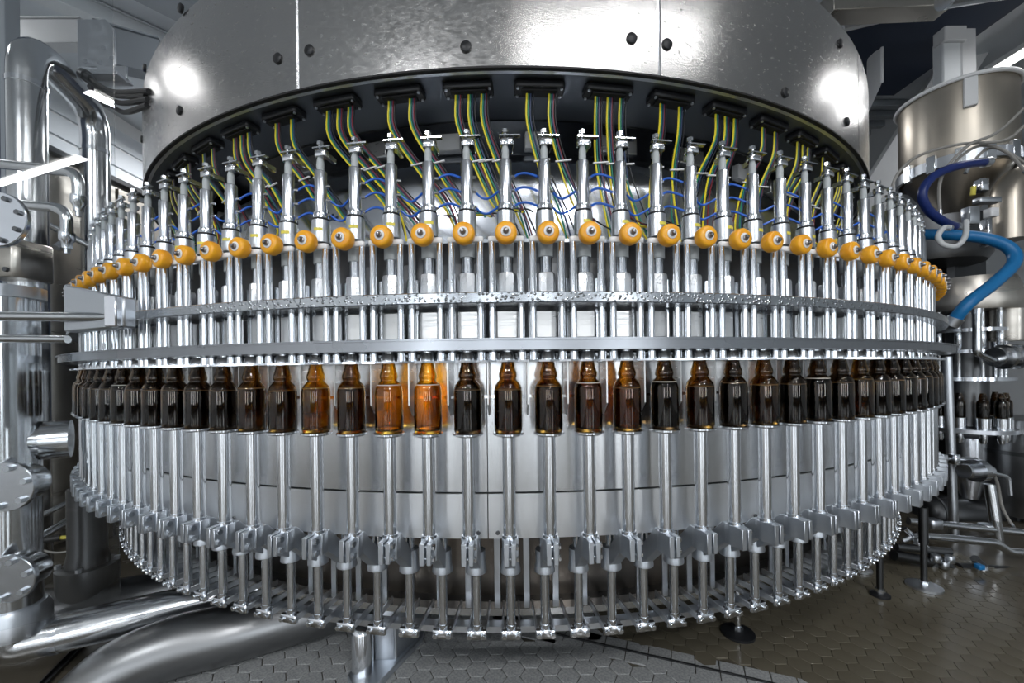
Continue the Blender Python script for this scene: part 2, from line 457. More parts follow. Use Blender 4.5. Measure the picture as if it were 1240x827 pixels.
ring('lid', DULL, sh, 0.3, RS-0.012, HT-0.01, HT, 120)
def solve_th(px, py, r):
    u = (px-622)/F_PX
    lo_, hi_ = -0.83, 0.83
    for _ in range(50):
        t = (lo_+hi_)/2
        if r*math.sin(t)/(CY-r*math.cos(t)) < u: lo_ = t
        else: hi_ = t
    return t, (447.6-py+(px-620)*-0.01197)*(CY-r*math.cos(t))/F_PX
bolt = MB(); bolt.tube([(0, 0.004, 0), (0, -0.004, 0), (0, -0.006, 0)], [0.0150, 0.0150, 0.012], 12)
bolt_me = bolt.mesh('bolt', BLACK)
for px, py in [(346,72),(384,62),(573,57),(774,46),(817,53),(960,111),(230,12),(227,135),(1028,51),(1035,146),(186,84),(181,170)]:
    t, h = solve_th(px, py, RS)
    link('bolt', bolt_me, sh, (RS*math.sin(t), -RS*math.cos(t), CAM_Z+h), t)

# ------------------------------------------------------------------ cable connectors under the shroud, with their wires
def ordinal(n):
    w = ['zeroth','first','second','third','fourth','fifth','sixth','seventh','eighth','ninth','tenth','eleventh','twelfth','thirteenth','fourteenth','fifteenth','sixteenth','seventeenth','eighteenth','nineteenth']
    if n < 20: return w[n]
    t = {2: 'twenty', 3: 'thirty'}[n//10]
    return (t[:-1]+'ieth') if n % 10 == 0 else t+'-'+w[n % 10]
def rel(k, what, ref=-2):
    n = k-ref
    if n == 0: return what
    return ('next to the %s of ' % ('right' if n > 0 else 'left') if abs(n) == 1 else '%s to the %s of ' % (ordinal(abs(n)), 'right' if n > 0 else 'left')) + what
con_body = MB(); con_body.bbox((0, 0, -0.010), (0.138, 0.050, 0.018), 0.006)
con_me = con_body.mesh('housing', BLACK, 0.002)
gl = MB(); gl.box((0, 0, -0.0215), (0.098, 0.030, 0.005)); gl_me = gl.mesh('gland_plate', RUBBER, 0.001)
nib = MB()
nib.cyl((0, 0, -0.019), (0, 0, -0.023), 0.004, 8)
nib_me = nib.mesh('corner_screw', DULL)
HC = CAM_Z+HB+0.004
for j in range(-9, 10):
    a = 0.0445 + 0.0975*j
    t = thing('cable_connector', 'black cable connector, ' + (
        'the middle one under the shroud' if j == 0 else rel(j, 'the middle one under the shroud', 0)), 'connector', (CX+2.007*math.sin(a), CY-2.007*math.cos(a), HC), a, 'cable connectors under the shroud')
    link('housing', con_me, t); link('gland_plate', gl_me, t); [link('corner_screw', nib_me, t, (sx*0.060, sy*0.017, 0)) for sx in (-1, 1) for sy in (-1, 1)]
    nb = 3 if j % 2 else 2
    for q in range(nb):
        x0 = (q-(nb-1)/2)*0.036 if nb == 3 else (-0.034, 0.028)[q]
        sway = max(-0.10, min(0.17, 0.45*(0.18-a))) + random.uniform(-0.03, 0.03); deep = random.uniform(0.35, 0.5)
        for w, (m_, dx, rad) in enumerate(((YELLOW, 0.0, 0.0028), (GREEN, 0.0065, 0.0022), (NAVY, 0.0140, 0.0024), (RED, 0.0175, 0.0018), (BLACK, 0.0245, 0.0021))):
            if w == 3 and (q+j) % 3 == 0: continue
            jit = random.uniform(-0.022, 0.022)
            pts = [(x0+dx*0.75, 0.0, -0.022), (x0+dx*0.8, 0.008, -0.10), (x0+dx+sway*0.4, 0.034, -0.20), (x0+dx*1.2+sway, 0.028+jit, -0.33), (x0+dx*1.5+sway*1.4+jit, -0.02+jit, -deep), (x0+dx*1.6+sway*1.5+jit*2, -0.07, -deep-0.03)]
            link('wire', MB().tube(smooth_path(pts, 4), rad, 6).mesh('wire', m_), t)
        tie = MB(); tie.tube([(x0-0.010+sway*0.4, 0.030, -0.196), (x0+0.035+sway*0.4, 0.026, -0.192)], 0.0028, 6)
        link('cable_tie', tie.mesh('cable_tie', WHITE), t)

# ------------------------------------------------------------------ station meshes (origin on the thing's axis, z=0 at camera height)
def m_(b, name, mm, bevel=0.0): return b.mesh(name, mm, bevel)
# filling valve
valve_parts = []
def vp(name, b, mm, bevel=0.0, parent=None): valve_parts.append((name, b.mesh(name, mm, bevel), parent))
vp('cylinder', MB().lathe([(0.0005, 0.3665), (0.0136, 0.3665), (0.0136, 0.4630), (0.0125, 0.4648), (0.0005, 0.4648)], 20), ALU)
vp('end_cap', MB().lathe([(0.0005, 0.354), (0.0180, 0.354), (0.0180, 0.362), (0.0165, 0.3672), (0.0005, 0.3672)], 20), STEEL)
vp('seal_ring', MB().lathe([(0.0005, 0.349), (0.0186, 0.349), (0.0190, 0.3515), (0.0186, 0.354), (0.0005, 0.354)], 20), RUBBER)
vp('valve_body', MB().lathe([(0.0005, 0.298), (0.0208, 0.298), (0.0208, 0.340), (0.0200, 0.349), (0.0005, 0.349)], 20), DULL)
vp('piston_rod', MB().lathe([(0.0005, 0.464), (0.0080, 0.464), (0.0080, 0.488), (0.0062, 0.497), (0.0005, 0.497)], 14), GREYP)
b = MB(); b.bbox((0.004, 0, 0.5045), (0.030, 0.020, 0.015), 0.004); b.box((0.012, 0.022, 0.5045), (0.010, 0.030, 0.012))
vp('clamp', b, STEEL, 0.001)
b = MB(); b.box((0.010, -0.006, 0.5165), (0.046, 0.012, 0.003)); b.cyl((0, 0, 0.512), (0, 0, 0.534), 0.0045, 8); b.cyl((0, 0, 0.526), (0, 0, 0.534), 0.0075, 6)
vp('top_bracket', b, STEEL)
vp('sleeve', MB().lathe([(0.0005, 0.249), (0.0172, 0.249), (0.0172, 0.292), (0.0005, 0.292)], 18), GREYP)
vp('neck', MB().lathe([(0.0005, 0.212), (0.0143, 0.212), (0.0143, 0.249), (0.0005, 0.249)], 18), STEEL)
vp('nut_block', MB().lathe([(0.0005, 0.1635), (0.0225, 0.1635), (0.0225, 0.208), (0.0205, 0.213), (0.0005, 0.213)], 8), BLOCK)
b = MB(); b.box((0, 0.010, 0.1005), (0.047, 0.030, 0.061)); vp('front_block', b, PLATE, 0.002)
b = MB(); b.cyl((-0.034, 0.018, 0.068), (-0.034, 0.018, 0.206), 0.0055, 8); b.cyl((0.034, 0.018, 0.068), (0.034, 0.018, 0.206), 0.0055, 8)
vp('spacer_pipe', b, ROD)
vp('nozzle', MB().lathe([(0.0005, 0.026), (0.012, 0.026), (0.0125, 0.0645), (0.0005, 0.0645)], 16, c=(0, -0.0205)), STEEL)
b = MB()
b.lathe([(0.0213, 0.322), (0.0213, 0.329)], 8, a0=-0.2, a1=0.75, caps=False)
vp('label', b, LABELY)
b = MB()
for h in (0.432, 0.400, 0.366): b.cyl((0.012, 0.004, h), (0.020, 0.008, h), 0.0035, 8)
vp('hose_fitting', b, STEEL)
def hose_mesh(updir):
    out = []
    for i, h in enumerate((0.432, 0.400, 0.366)):
        sag = 0.012*updir
        pts = [(0.018, 0.008, h), (0.030, 0.014, h+sag*0.8), (0.043, 0.016, h+sag*1.05), (0.056, 0.012, h+sag*0.7), (0.071, 0.006, h)]
        out.append(MB().tube(smooth_path(pts, 3), 0.0027, 6).mesh('blue_hose', BLUE))
    return out
HOSES = (hose_mesh(1), hose_mesh(-1))
R_V = 2.2315
for k in KS:
    a = TH0 + k*DTH
    t = thing('filling_valve', 'steel filling valve ' + ('above the brightest amber bottle' if k == -2 else rel(k, 'the one above the brightest amber bottle')),
              'valve', (CX+R_V*math.sin(a), CY-R_V*math.cos(a), CAM_Z), a, 'filling valves around the carousel')
    for nm, me, par in valve_parts:
        if nm == 'label' and k in (-1, 0, 1): continue
        o = link(nm, me, t)
        if nm in ('front_block', 'nut_block'): o.rotation_euler = (0, 0, random.uniform(-0.09, 0.09))
    if k != KS[-1]:
        for i, me in enumerate(HOSES[k % 2]):
            if i == 0 and k % 2 == 1: continue
            link('air_hose', me, t)

# cam roller on its carriage with two guide rods
R_R = 2.262
def cyl_y(prof, n=24):
    """revolve (r, y) about the local y axis"""
    b = MB(); b.lathe(prof, n); b.v = [(x, z, -y) for x, y, z in b.v]; return b
tire_me = cyl_y([(0.0105, -0.008), (0.0195, -0.008), (0.0228, -0.012), (0.0236, -0.017), (0.0236, -0.024), (0.0226, -0.030), (0.0195, -0.0335), (0.0105, -0.0335), (0.0105, -0.008)], 28).mesh('tire', ROLLER, 0, 50)
hub_me = cyl_y([(0.0005, -0.006), (0.0108, -0.006), (0.0108, -0.0345), (0.0100, -0.0352), (0.0005, -0.0352)], 20).mesh('hub', WHITE)
abolt_me = cyl_y([(0.0005, -0.034), (0.0064, -0.034), (0.0064, -0.0385), (0.0050, -0.0395), (0.0046, -0.043), (0.0030, -0.0450), (0.0005, -0.0455)], 12).mesh('axle_bolt', BOLTS)
b = MB(); b.bbox((0, -0.001, 0.2805), (0.078, 0.013, 0.011), 0.004); b.cyl((0, 0.004, 0.287), (0, -0.009, 0.287), 0.009, 12)
bar_me = b.mesh('crossbar', WHITE, 0.001)
rod_me = MB().lathe([(0.0005, 0.021), (0.0078, 0.021), (0.0078, 0.281), (0.0005, 0.281)], 16).mesh('guide_rod', ROD)
coll_me = MB().lathe([(0.0078, 0.0205), (0.0098, 0.0205), (0.0098, 0.038), (0.0078, 0.040)], 14).mesh('rod_collar', STEEL)
bell_me = MB().lathe([(0.013, 0.020), (0.0195, 0.0205), (0.0190, 0.030), (0.0150, 0.0385), (0.013, 0.0385)], 18, closed=True).mesh('centring_bell', STEEL)
for k in KS:
    a = TH0 + k*DTH
    t = thing('cam_roller', 'yellow guide roller ' + ('above the brightest amber bottle' if k == -2 else rel(k, 'the one above the brightest amber bottle')),
              'roller', (CX+R_R*math.sin(a), CY-R_R*math.cos(a), CAM_Z), a, 'yellow rollers around the carousel')
    spin = random.uniform(0, 2*PI)
    for nm, me in (('tire', tire_me), ('hub', hub_me), ('axle_bolt', abolt_me)):
        o = link(nm, me, t, (0, -0.001, 0.287)); o.rotation_euler = (0, spin, 0)
    link('crossbar', bar_me, t)
    for sx in (-0.031, 0.031):
        o = link('guide_rod', rod_me, t, (sx, 0.002, 0)); link('rod_collar', coll_me, o)
    link('centring_bell', bell_me, t, (0, 0.010, 0))

# bottle lifts
R_L = 2.257
lift_parts = []
def lp(name, b, mm, bevel=0.0, under=None): lift_parts.append((name, b.mesh(name, mm, bevel), under))
lp('plate', MB().lathe([(0.0005, -0.1430), (0.026, -0.1430), (0.0335, -0.1395), (0.0335, -0.1360), (0.0325, -0.1352), (0.0005, -0.1352)], 24), STEEL)
lp('lift_rod', MB().lathe([(0.0005, -0.372), (0.0140, -0.372), (0.0140, -0.143), (0.0005, -0.143)], 18), ROD)
lp('rod_collar', MB().lathe([(0.0005, -0.366), (0.0165, -0.366), (0.0165, -0.3565), (0.0005, -0.3565)], 16), STEEL)
b = MB(); b.prism([(-0.0165, -0.008), (-0.0125, -0.016), (-0.0125, -0.037), (-0.0015, -0.037), (-0.0015, -0.013), (0.0015, -0.013), (0.0185, -0.010), (0.0185, 0.010), (0.011, 0.0185), (-0.011, 0.0185), (-0.0165, 0.010)], -0.4095, -0.3628)
b.prism([(0.0030, -0.037), (0.0130, -0.037), (0.0130, -0.0115), (0.0030, -0.0115)], -0.4085, -0.3640)
lp('clamp', b, CAST, 0.001)
b = MB()
for h in (-0.3735, -0.3985):
    b.cyl((0.0130, -0.026, h), (0.0185, -0.026, h), 0.0068, 6); b.cyl((-0.006, -0.026, h), (0.0135, -0.026, h), 0.003, 8)
lp('clamp_bolt', b, STEEL)
# cast web reaching inwards to the cup
b = MB(); prof = [(0.012, -0.3640), (0.026, -0.3640), (0.100, -0.437), (0.100, -0.480), (0.080, -0.468), (0.012, -0.4085)]
for x0, x1 in ((-0.0125, 0.0125),):
    n_ = len(prof); vs = [(x0, y, h) for y, h in prof] + [(x1, y, h) for y, h in prof]
    b.add(vs, [tuple(range(n_)), tuple(range(n_, 2*n_))[::-1]] + [(i, n_+i, n_+(i+1) % n_, (i+1) % n_) for i in range(n_)])
lp('web', b, CAST, 0.002)
YC = 0.112
b = MB(); b.lathe([(0.0005, -0.490), (0.0250, -0.490), (0.0250, -0.484), (0.0225, -0.472), (0.0220, -0.437), (0.0005, -0.437)], 18, c=(0, YC))
lp('cup', b, CAST)
b = MB(); b.lathe([(0.0005, -0.440), (0.0130, -0.440), (0.0130, -0.400), (0.0005, -0.400)], 14, c=(0, YC)); lp('upper_stub', b, ROD)
b = MB(); b.lathe([(0.0005, -0.637), (0.0110, -0.637), (0.0110, -0.489), (0.0005, -0.489)], 16, c=(0, YC)); lp('lower_rod', b, ROD)
b = MB(); b.lathe([(0.0005, -0.6320), (0.0128, -0.6320), (0.0128, -0.6180), (0.0005, -0.6150)], 14, c=(0, YC)); lp('foot_collar', b, STEEL)
b = MB(); b.bbox((0, YC-0.008, -0.6395), (0.049, 0.012, 0.021), 0.003); b.box((0, YC+0.004, -0.6400), (0.030, 0.020, 0.014)); lp('foot_plate', b, STEEL, 0.0012)
b = MB()
for sx in (-1, 1): b.box((sx*0.0205, YC+0.060, -0.6370), (0.005, 0.130, 0.016))
lp('foot_arm', b, DULL, 0.0008)
b = MB()
for sx in (-1, 1): b.cyl((sx*0.0165, YC-0.012, -0.640), (sx*0.0165, YC-0.021, -0.640), 0.0065, 8)
lp('foot_bolt', b, ROD, 0.001)
b = MB(); b.box((0.0425, YC+0.112, -0.524), (0.017, 0.006, 0.240)); lp('guide_strip', b, DULL, 0.001)
for k in KS:
    a = TH0 + k*DTH
    t = thing('bottle_lift', 'steel bottle lift ' + ('under the brightest amber bottle' if k == -2 else rel(k, 'the one under the brightest amber bottle')),
              'lift', (CX+R_L*math.sin(a), CY-R_L*math.cos(a), CAM_Z), a, 'bottle lifts around the carousel')
    for nm, me, u in lift_parts: link(nm, me, t)

# ------------------------------------------------------------------ bottles
HBOT = -0.1350
outer = [(0.0005, 0.0012), (0.024, 0.0012), (0.027, 0.0), (0.0292, 0.0018), (0.0300, 0.006), (0.0302, 0.012), (0.0300, 0.070), (0.0300, 0.088), (0.0292, 0.0955), (0.0270, 0.1025), (0.0226, 0.1085), (0.0186, 0.1130), (0.0174, 0.1155),
         (0.0190, 0.1185), (0.0197, 0.1235), (0.0190, 0.1285), (0.0170, 0.1340), (0.0152, 0.1410), (0.0138, 0.1480), (0.0132, 0.1545)]
inner = [(max(0.0004, r-0.0026), z) for r, z in outer[4:]]
inner = [(0.0005, 0.006), (0.0235, 0.006)] + inner[1:]
prof = outer + inner[::-1]
glass_me = MB().lathe(prof, 32, caps=False).mesh('glass', GLASS, 0, 60)
glass_dark_me = glass_me.copy(); glass_dark_me.materials[0] = GLASS_DARK
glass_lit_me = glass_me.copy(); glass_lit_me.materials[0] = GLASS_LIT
def beer_mesh(level, mm):
    p = [(0.0005, 0.0064), (0.0228, 0.0064)] + [(r-0.0004, z) for r, z in inner[2:] if z < level-0.002]
    rl = p[-1][0]
    p += [(rl, level), (0.0005, level)]
    return MB().lathe(p, 28).mesh('beer', mm, 0, 50), rl
BEERS = {}
for nm, mm in (('dark', BEER_DARK), ('brown', BEER_FAINT_LIT), ('amber', BEER_BACKLIT)):
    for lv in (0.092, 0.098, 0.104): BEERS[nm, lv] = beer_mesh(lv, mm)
foam_me = {lv: MB().lathe([(BEERS['dark', lv][1]-0.0012, lv-0.0002), (BEERS['dark', lv][1]+0.0003, lv-0.0002), (BEERS['dark', lv][1]-0.0002, lv+0.0016), (BEERS['dark', lv][1]-0.0012, lv+0.0016)], 28, closed=True).mesh('foam_ring', FOAM) for lv in (0.092, 0.098, 0.104)}
GLOW = {-2: 'amber', -3: 'amber', -5: 'amber', 0: 'brown', 1: 'brown', -4: 'brown', -6: 'brown', -7: 'brown', 2: 'brown', 3: 'brown', 5: 'brown', 7: 'brown', 11: 'brown'}  # bottles whose glass and beer colours carry painted backlight
for k in KS:
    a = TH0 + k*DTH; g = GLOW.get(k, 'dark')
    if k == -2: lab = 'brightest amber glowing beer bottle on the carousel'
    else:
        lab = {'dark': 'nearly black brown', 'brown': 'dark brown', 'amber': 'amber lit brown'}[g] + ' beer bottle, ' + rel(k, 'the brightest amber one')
    t = thing('beer_bottle', lab, 'bottle', (CX+R_L*math.sin(a), CY-R_L*math.cos(a), CAM_Z+HBOT), a+random.uniform(-0.2, 0.2), 'beer bottles around the carousel')
    lv = random.choice((0.092, 0.098, 0.104))
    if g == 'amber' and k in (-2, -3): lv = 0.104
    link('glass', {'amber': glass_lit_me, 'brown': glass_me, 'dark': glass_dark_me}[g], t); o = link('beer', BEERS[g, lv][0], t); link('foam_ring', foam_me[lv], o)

# ------------------------------------------------------------------ lamps
def tube_lamp(name, x, y, z, ln, label, power=60, rot=PI/2):
    t = thing(name, label, 'lamp', (x, y, z), rot, 'ceiling tube lamps')
    b = MB(); b.bbox((0, 0, 0.035), (ln, 0.13, 0.05), 0.01); link('housing', b.mesh('housing', BEAMW, 0.004), t)
    for sy in (-0.03, 0.03):
        b = MB(); b.cyl((-ln/2+0.03, sy, -0.005), (ln/2-0.03, sy, -0.005), 0.016, 12); link('tube', b.mesh('tube', TUBE), t)
    b = MB()
    for sx in (-1, 1): b.box((sx*(ln/2-0.015), 0, -0.002), (0.03, 0.11, 0.04))
    link('end_cap', b.mesh('end_cap', WHITE, 0.003), t)
    b = MB()
    for sx in (-1, 1): b.cyl((sx*ln*0.3, 0, 0.06), (sx*ln*0.3, 0, CEIL-z+0.01), 0.006, 6)
    link('hanger', b.mesh('hanger', DULL), t)
    d = bpy.data.lights.new('tube_light', 'AREA'); d.shape = 'RECTANGLE'; d.size = ln; d.size_y = 0.12; d.energy = power; d.color = (0.97, 0.98, 1.0)
    o = bpy.data.objects.new('tube_light', d); COL.objects.link(o); o.parent = t; o.location = (0, 0, -0.03)
LAMPS = [(4.32, 2.6, 3.85, PI/2, 'bright tube lamp high at the top right above the hopper'),
         (4.75, 3.3, 3.85, PI/2, 'second bright tube lamp just right of the hopper lamp'),
         (-3.95, 2.35, 3.75, PI/2, 'tube lamp over the left pipes'),
         (0.9, -1.1, 3.8, 0.35, 'tube lamp over the walkway in front of the carousel'), (1.95, -0.55, 3.8, 0.5, 'tube lamp over the right walkway'),
         (-1.9, -3.0, 3.8, 0.0, 'added floor-lighting tube lamp, left of the hall behind the viewpoint'), (1.6, -3.0, 3.8, 0.0, 'added floor-lighting tube lamp, right of the hall behind the viewpoint'),  # both unseen, added to brighten the floor in front
         (1.54, -5.9, 3.78, PI/2, 'long tube lamp over the hall behind the viewpoint'), (1.0, 6.2, 3.85, 0.0, 'tube lamp behind the carousel'), (-3.3, 5.6, 3.8, PI/2, 'added tube lamp lighting the left wall from behind the carousel')]  # the last one is unseen, added to brighten the left wall
for x, y, z, rot, lab in LAMPS:
    tube_lamp('tube_lamp', x, y, z, 2.6 if y < -5 else 1.5, lab, {-3.0: 110, 2.35: 5, 2.6: 6, 3.3: 6, -1.1: 7, -0.55: 7, 5.6: 110}.get(y, 50), rot)
#BACKGROUND
# ------------------------------------------------------------------ left side: pipes, cabinet, brackets
def at(px, py, d): return inv(px, py, d)
def flange(mbs, c, axis, r, t):
    a = Vector(axis).normalized(); c = Vector(c); mbs.tube([c-a*t/2, c+a*t/2], r, 24)
def bolts_on(name, parent, c, axis, r, n, rb, m_=None, ln=0.012, a0=0.3):
    """n bolt heads on a disc face, each a part"""
    a = Vector(axis).normalized(); u = a.cross(Vector((0, 0, 1))); u = u.normalized() if u.length > 0.1 else Vector((1, 0, 0)); v = a.cross(u)
    for i in range(n):
        p = Vector(c) + u*r*math.cos(a0+2*PI*i/n) + v*r*math.sin(a0+2*PI*i/n)
        part(name, MB().cyl(p, p+a*ln, rb, 6), m_ or DARK, parent)

t = thing('steel_cabinet', 'tall beige steel cabinet behind the left pipes', 'cabinet', (-2.95, 3.2, 0))
part('body', MB().box((-2.96, 3.25, 1.15), (0.64, 1.9, 2.26)), CABINET, t)
for y0, y1 in ((2.33, 2.78), (2.79, 3.45), (3.46, 4.17)):
    part('side_panel', MB().box((-2.628, (y0+y1)/2, 1.15), (0.022, y1-y0-0.008, 2.20)), CABINET, t, 0.004)
part('top_edge', MB().box((-2.95, 3.25, 2.295), (0.70, 1.96, 0.035)), DARK, t, 0.004)
part('corner_trim', MB().box((-2.625, 2.305, 1.15), (0.05, 0.03, 2.26)), STEEL, t, 0.003)
q = MB(); q.tube(bend([(-2.615, 2.62, 1.20), (-2.57, 2.62, 1.20), (-2.57, 2.62, 1.36), (-2.615, 2.62, 1.36)], 0.03), 0.009, 8); part('handle', q, STEEL, t)

P1, P2 = Vector((-2.246, 1.95, 0)), Vector((-2.475, 2.50, 0))
t = thing('riser_pipe', 'thick polished pipe bent over at the top left', 'pipe', (P1.x, P1.y, 0))
part('pipe', MB().tube(bend([P1+Vector((0,0,0.02)), P1+Vector((0,0,2.575)), P2+Vector((0,0,2.575)), P2+Vector((0,0,0.02))], 0.17, 10), 0.067, 20), PIPE, t)
for P_, z in ((P1, 2.36), (P2, 2.34), (P1, 1.30)):
    part('weld_clamp', MB().tube([P_+Vector((0,0,z-0.012)), P_+Vector((0,0,z+0.012))], 0.070, 20), STEEL, t)
q = MB(); q.bbox((P1.x, P1.y-0.04, 1.52), (0.17, 0.17, 0.17), 0.02); part('valve_block', q, CABINET, t, 0.004)
for dx in (-0.05, 0.0, 0.05):
    for dz in (-0.055, 0.055):
        c = Vector((P1.x+dx, P1.y-0.125, 1.52+dz)); part('bolt', MB().cyl(c, c+Vector((0,-0.012,0)), 0.011, 6), DARK, t)

F = Vector((-1.557, 1.30, 0))
t = thing('foreground_column', 'steel pipe column with bolted round covers at the left edge', 'column', (F.x, F.y, 0))
part('column_pipe', MB().lathe([(0.0005, 0.19), (0.064, 0.19), (0.064, 1.27), (0.0005, 1.27)], 24, c=(F.x, F.y)), PIPE, t)
part('base_collar', MB().lathe([(0.0005, 0.20), (0.084, 0.20), (0.084, 0.26), (0.072, 0.285), (0.0005, 0.285)], 24, c=(F.x, F.y)), DULL, t)
part('upper_collar', MB().lathe([(0.0005, 1.24), (0.078, 1.24), (0.078, 1.275), (0.0005, 1.275)], 24, c=(F.x, F.y)), DULL, t)
V = F + Vector((0.0, 0.0, 0.79))
q = MB(); q.cyl(V+Vector((-0.22, -0.17, 0)), V+Vector((0.06, 0.05, 0)), 0.052, 20); q.cyl(V+Vector((0.05, 0.04, 0)), V+Vector((0.10, 0.08, 0)), 0.062, 20)
part('valve_arm', q, PIPE, t)
for px, py, r in ((10, 589, 0.072), (13, 700, 0.068)):
    c = at(px, py, 1.21); q = MB(); flange(q, c, (0.15, -1, 0), r, 0.016); o = part('round_cover', q, ALU, t, 0.002)
    q = MB(); q.tube([c+Vector((0,0.01,0)), c+Vector((-0.01,0.07,0))], r*0.72, 18); part('cover_neck', q, PIPE, t)
    bolts_on('cover_bolt', t, c+Vector((0.001,-0.008,0)), (0.15, -1, 0), r*0.78, 6, 0.009, DULL)
t = thing('guard_door_edge', 'white door edge with a round bolted plate at the left border', 'door', at(-4, 600, 1.15))
a_, b_ = at(-16, 520, 1.15), at(6, 290, 1.15)
part('edge_post', MB().box((-1.445, 1.15, 1.10), (0.052, 0.012, 0.54)), WHITE, t, 0.003)
c = at(-2, 266, 1.12); q = MB(); flange(q, c, (0.1, -1, 0), 0.075, 0.014); part('hinge_plate', q, ALU, t, 0.002)
bolts_on('plate_bolt', t, c+Vector((0,-0.007,0)), (0.1, -1, 0), 0.060, 8, 0.007, DARK, 0.008)
# glass of the guard door
t2 = thing('guard_glass', 'clear glass guard pane standing over the left pipes', 'glass', (-1.131, 0.8814, 0.45), math.radians(35))
GL = bpy.data.materials.new('guard_glass'); GL.use_nodes = True
nt = GL.node_tree; nt.nodes.clear()
o_ = nt.nodes.new('ShaderNodeOutputMaterial'); mx = nt.nodes.new('ShaderNodeMixShader'); tr = nt.nodes.new('ShaderNodeBsdfTransparent'); gs = nt.nodes.new('ShaderNodeBsdfGlossy'); lw = nt.nodes.new('ShaderNodeLayerWeight'); lw.inputs['Blend'].default_value = 0.5; fr = nt.nodes.new('ShaderNodeMath'); fr.operation = 'POWER'; fr.inputs[1].default_value = 4.0; mr = nt.nodes.new('ShaderNodeMapRange'); mr.inputs[3].default_value = 0.035; mr.inputs[4].default_value = 0.8
gs.inputs['Roughness'].default_value = 0.0
tr.inputs['Color'].default_value = (0.97, 0.98, 0.985, 1)
nt.links.new(lw.outputs['Facing'], fr.inputs[0]); nt.links.new(fr.outputs[0], mr.inputs[0]); nt.links.new(mr.outputs[0], mx.inputs[0]); nt.links.new(tr.outputs[0], mx.inputs[1]); nt.links.new(gs.outputs[0], mx.inputs[2]); nt.links.new(mx.outputs[0], o_.inputs[0])
link('pane', MB().box((-0.10, 0, 0.95), (0.64, 0.006, 1.9)).mesh('pane', GL), t2)

# small pipes with nozzles
for pts, nz, lab in (([(-30, 195), (78, 208), (95, 222), (95, 240)], (95, 253), 'upper thin pipe with a spray nozzle left of the carousel'),
                     ([(-30, 243), (66, 253), (80, 264), (81, 285)], (81, 300), 'lower thin pipe with a spray nozzle beside the steel column')):
    d = 1.7; P_ = [at(x, y, d) for x, y in pts]; P_ = [P_[0], (P_[1]+P_[2])/2 + Vector((0.02, 0, 0.02)), P_[3]]
    P_[1].x = P_[2].x
    t = thing('nozzle_pipe', lab, 'pipe', P_[0]); part('pipe', MB().tube(bend(P_, 0.06), 0.020, 14), PIPE, t)
    e = P_[2]
    q = MB(); q.tube([e+Vector((0,0,0.01)), e-Vector((0,0,0.02)), e-Vector((0,0,0.03)), e-Vector((0,0,0.055))], [0.026, 0.026, 0.018, 0.016], 12); part('coupling', q, STEEL, t)
    q = MB(); q.cyl(e-Vector((0,0,0.055)), e-Vector((0,0,0.075)), 0.010, 8); part('nozzle_tip', q, DULL, t)
t = thing('slanted_rail', 'slim slanted steel rail running behind the thin nozzle pipes', 'rail', at(20, 256, 2.1))
part('rail', MB().tube([at(20, 252, 2.15), at(112, 300, 2.35)], 0.017, 12), PIPE, t)
q = MB(); c = at(80, 292, 2.2); q.cyl(c, c+Vector((0, -0.05, -0.05)), 0.018, 8); part('sensor', q, DULL, t)

# guard arm reaching to the rings
c0, c1 = at(-20, 386, 1.02), at(148, 389, 1.02)
t = thing('guide_arm', 'horizontal steel bar with a bent bracket reaching the guide rings', 'arm', c0)
part('bar', MB().cyl(at(-20, 383, 1.02), at(138, 384, 1.02), 0.012, 14), PIPE, t)
part('lower_bar', MB().cyl(at(-20, 410, 1.05), at(82, 411, 1.05), 0.010, 12), PIPE, t)
p0, p1 = at(76, 372, 1.03), at(150, 377, 1.0)
q = MB()
za, zb, zc, zd = at(76, 344, 1.03).z, at(76, 402, 1.03).z, at(150, 359, 1.0).z, at(150, 396, 1.0).z
vs = [(p0.x, p0.y, za), (p0.x, p0.y, zb), (p1.x, p1.y, zd), (p1.x, p1.y, zc)]
vs += [(x, y+0.035, z) for x, y, z in vs]
q.add(vs, [(0,1,2,3), (7,6,5,4), (0,4,5,1), (1,5,6,2), (2,6,7,3), (3,7,4,0)]); part('bracket', q, DULL, t, 0.004)
part('end_block', MB().box((p1.x-0.02, p1.y+0.01, (zc+zd)/2), (0.03, 0.05, 0.075)), ALU, t, 0.003)
# two slim bars low on the left, cable with yellow tag
for i, (a_, b_, r, lab) in enumerate((((30, 634), (104, 598), 0.012, 'upper slanted rod low between the pipes'), ((30, 662), (100, 621), 0.019, 'thicker slanted rod below the other low rod'))):
    t = thing('slanted_rod', lab, 'rod', at(*a_, 1.75)); part('rod', MB().cyl(at(*a_, 1.75), at(*b_, 1.95), r, 12), PIPE, t); part('end_stop', MB().cyl(at(*a_, 1.74), at(*a_, 1.755), r*1.5, 12), DARK, t)
t = thing('proximity_sensor', 'black sensor rod with a yellow tip and a looping cable', 'sensor', at(42, 654, 1.7))
part('body', MB().cyl(at(40, 656, 1.7), at(73, 651, 1.74), 0.014, 12), BLACK, t)
part('tip', MB().cyl(at(73, 651, 1.74), at(88, 650, 1.75), 0.008, 10), LABELY, t)
part('cable', MB().tube(smooth_path([at(88, 650, 1.75), at(92, 656, 1.75), at(86, 666, 1.72), at(66, 669, 1.7), at(44, 664, 1.68)], 6), 0.004, 6), GREYHOSE, t)

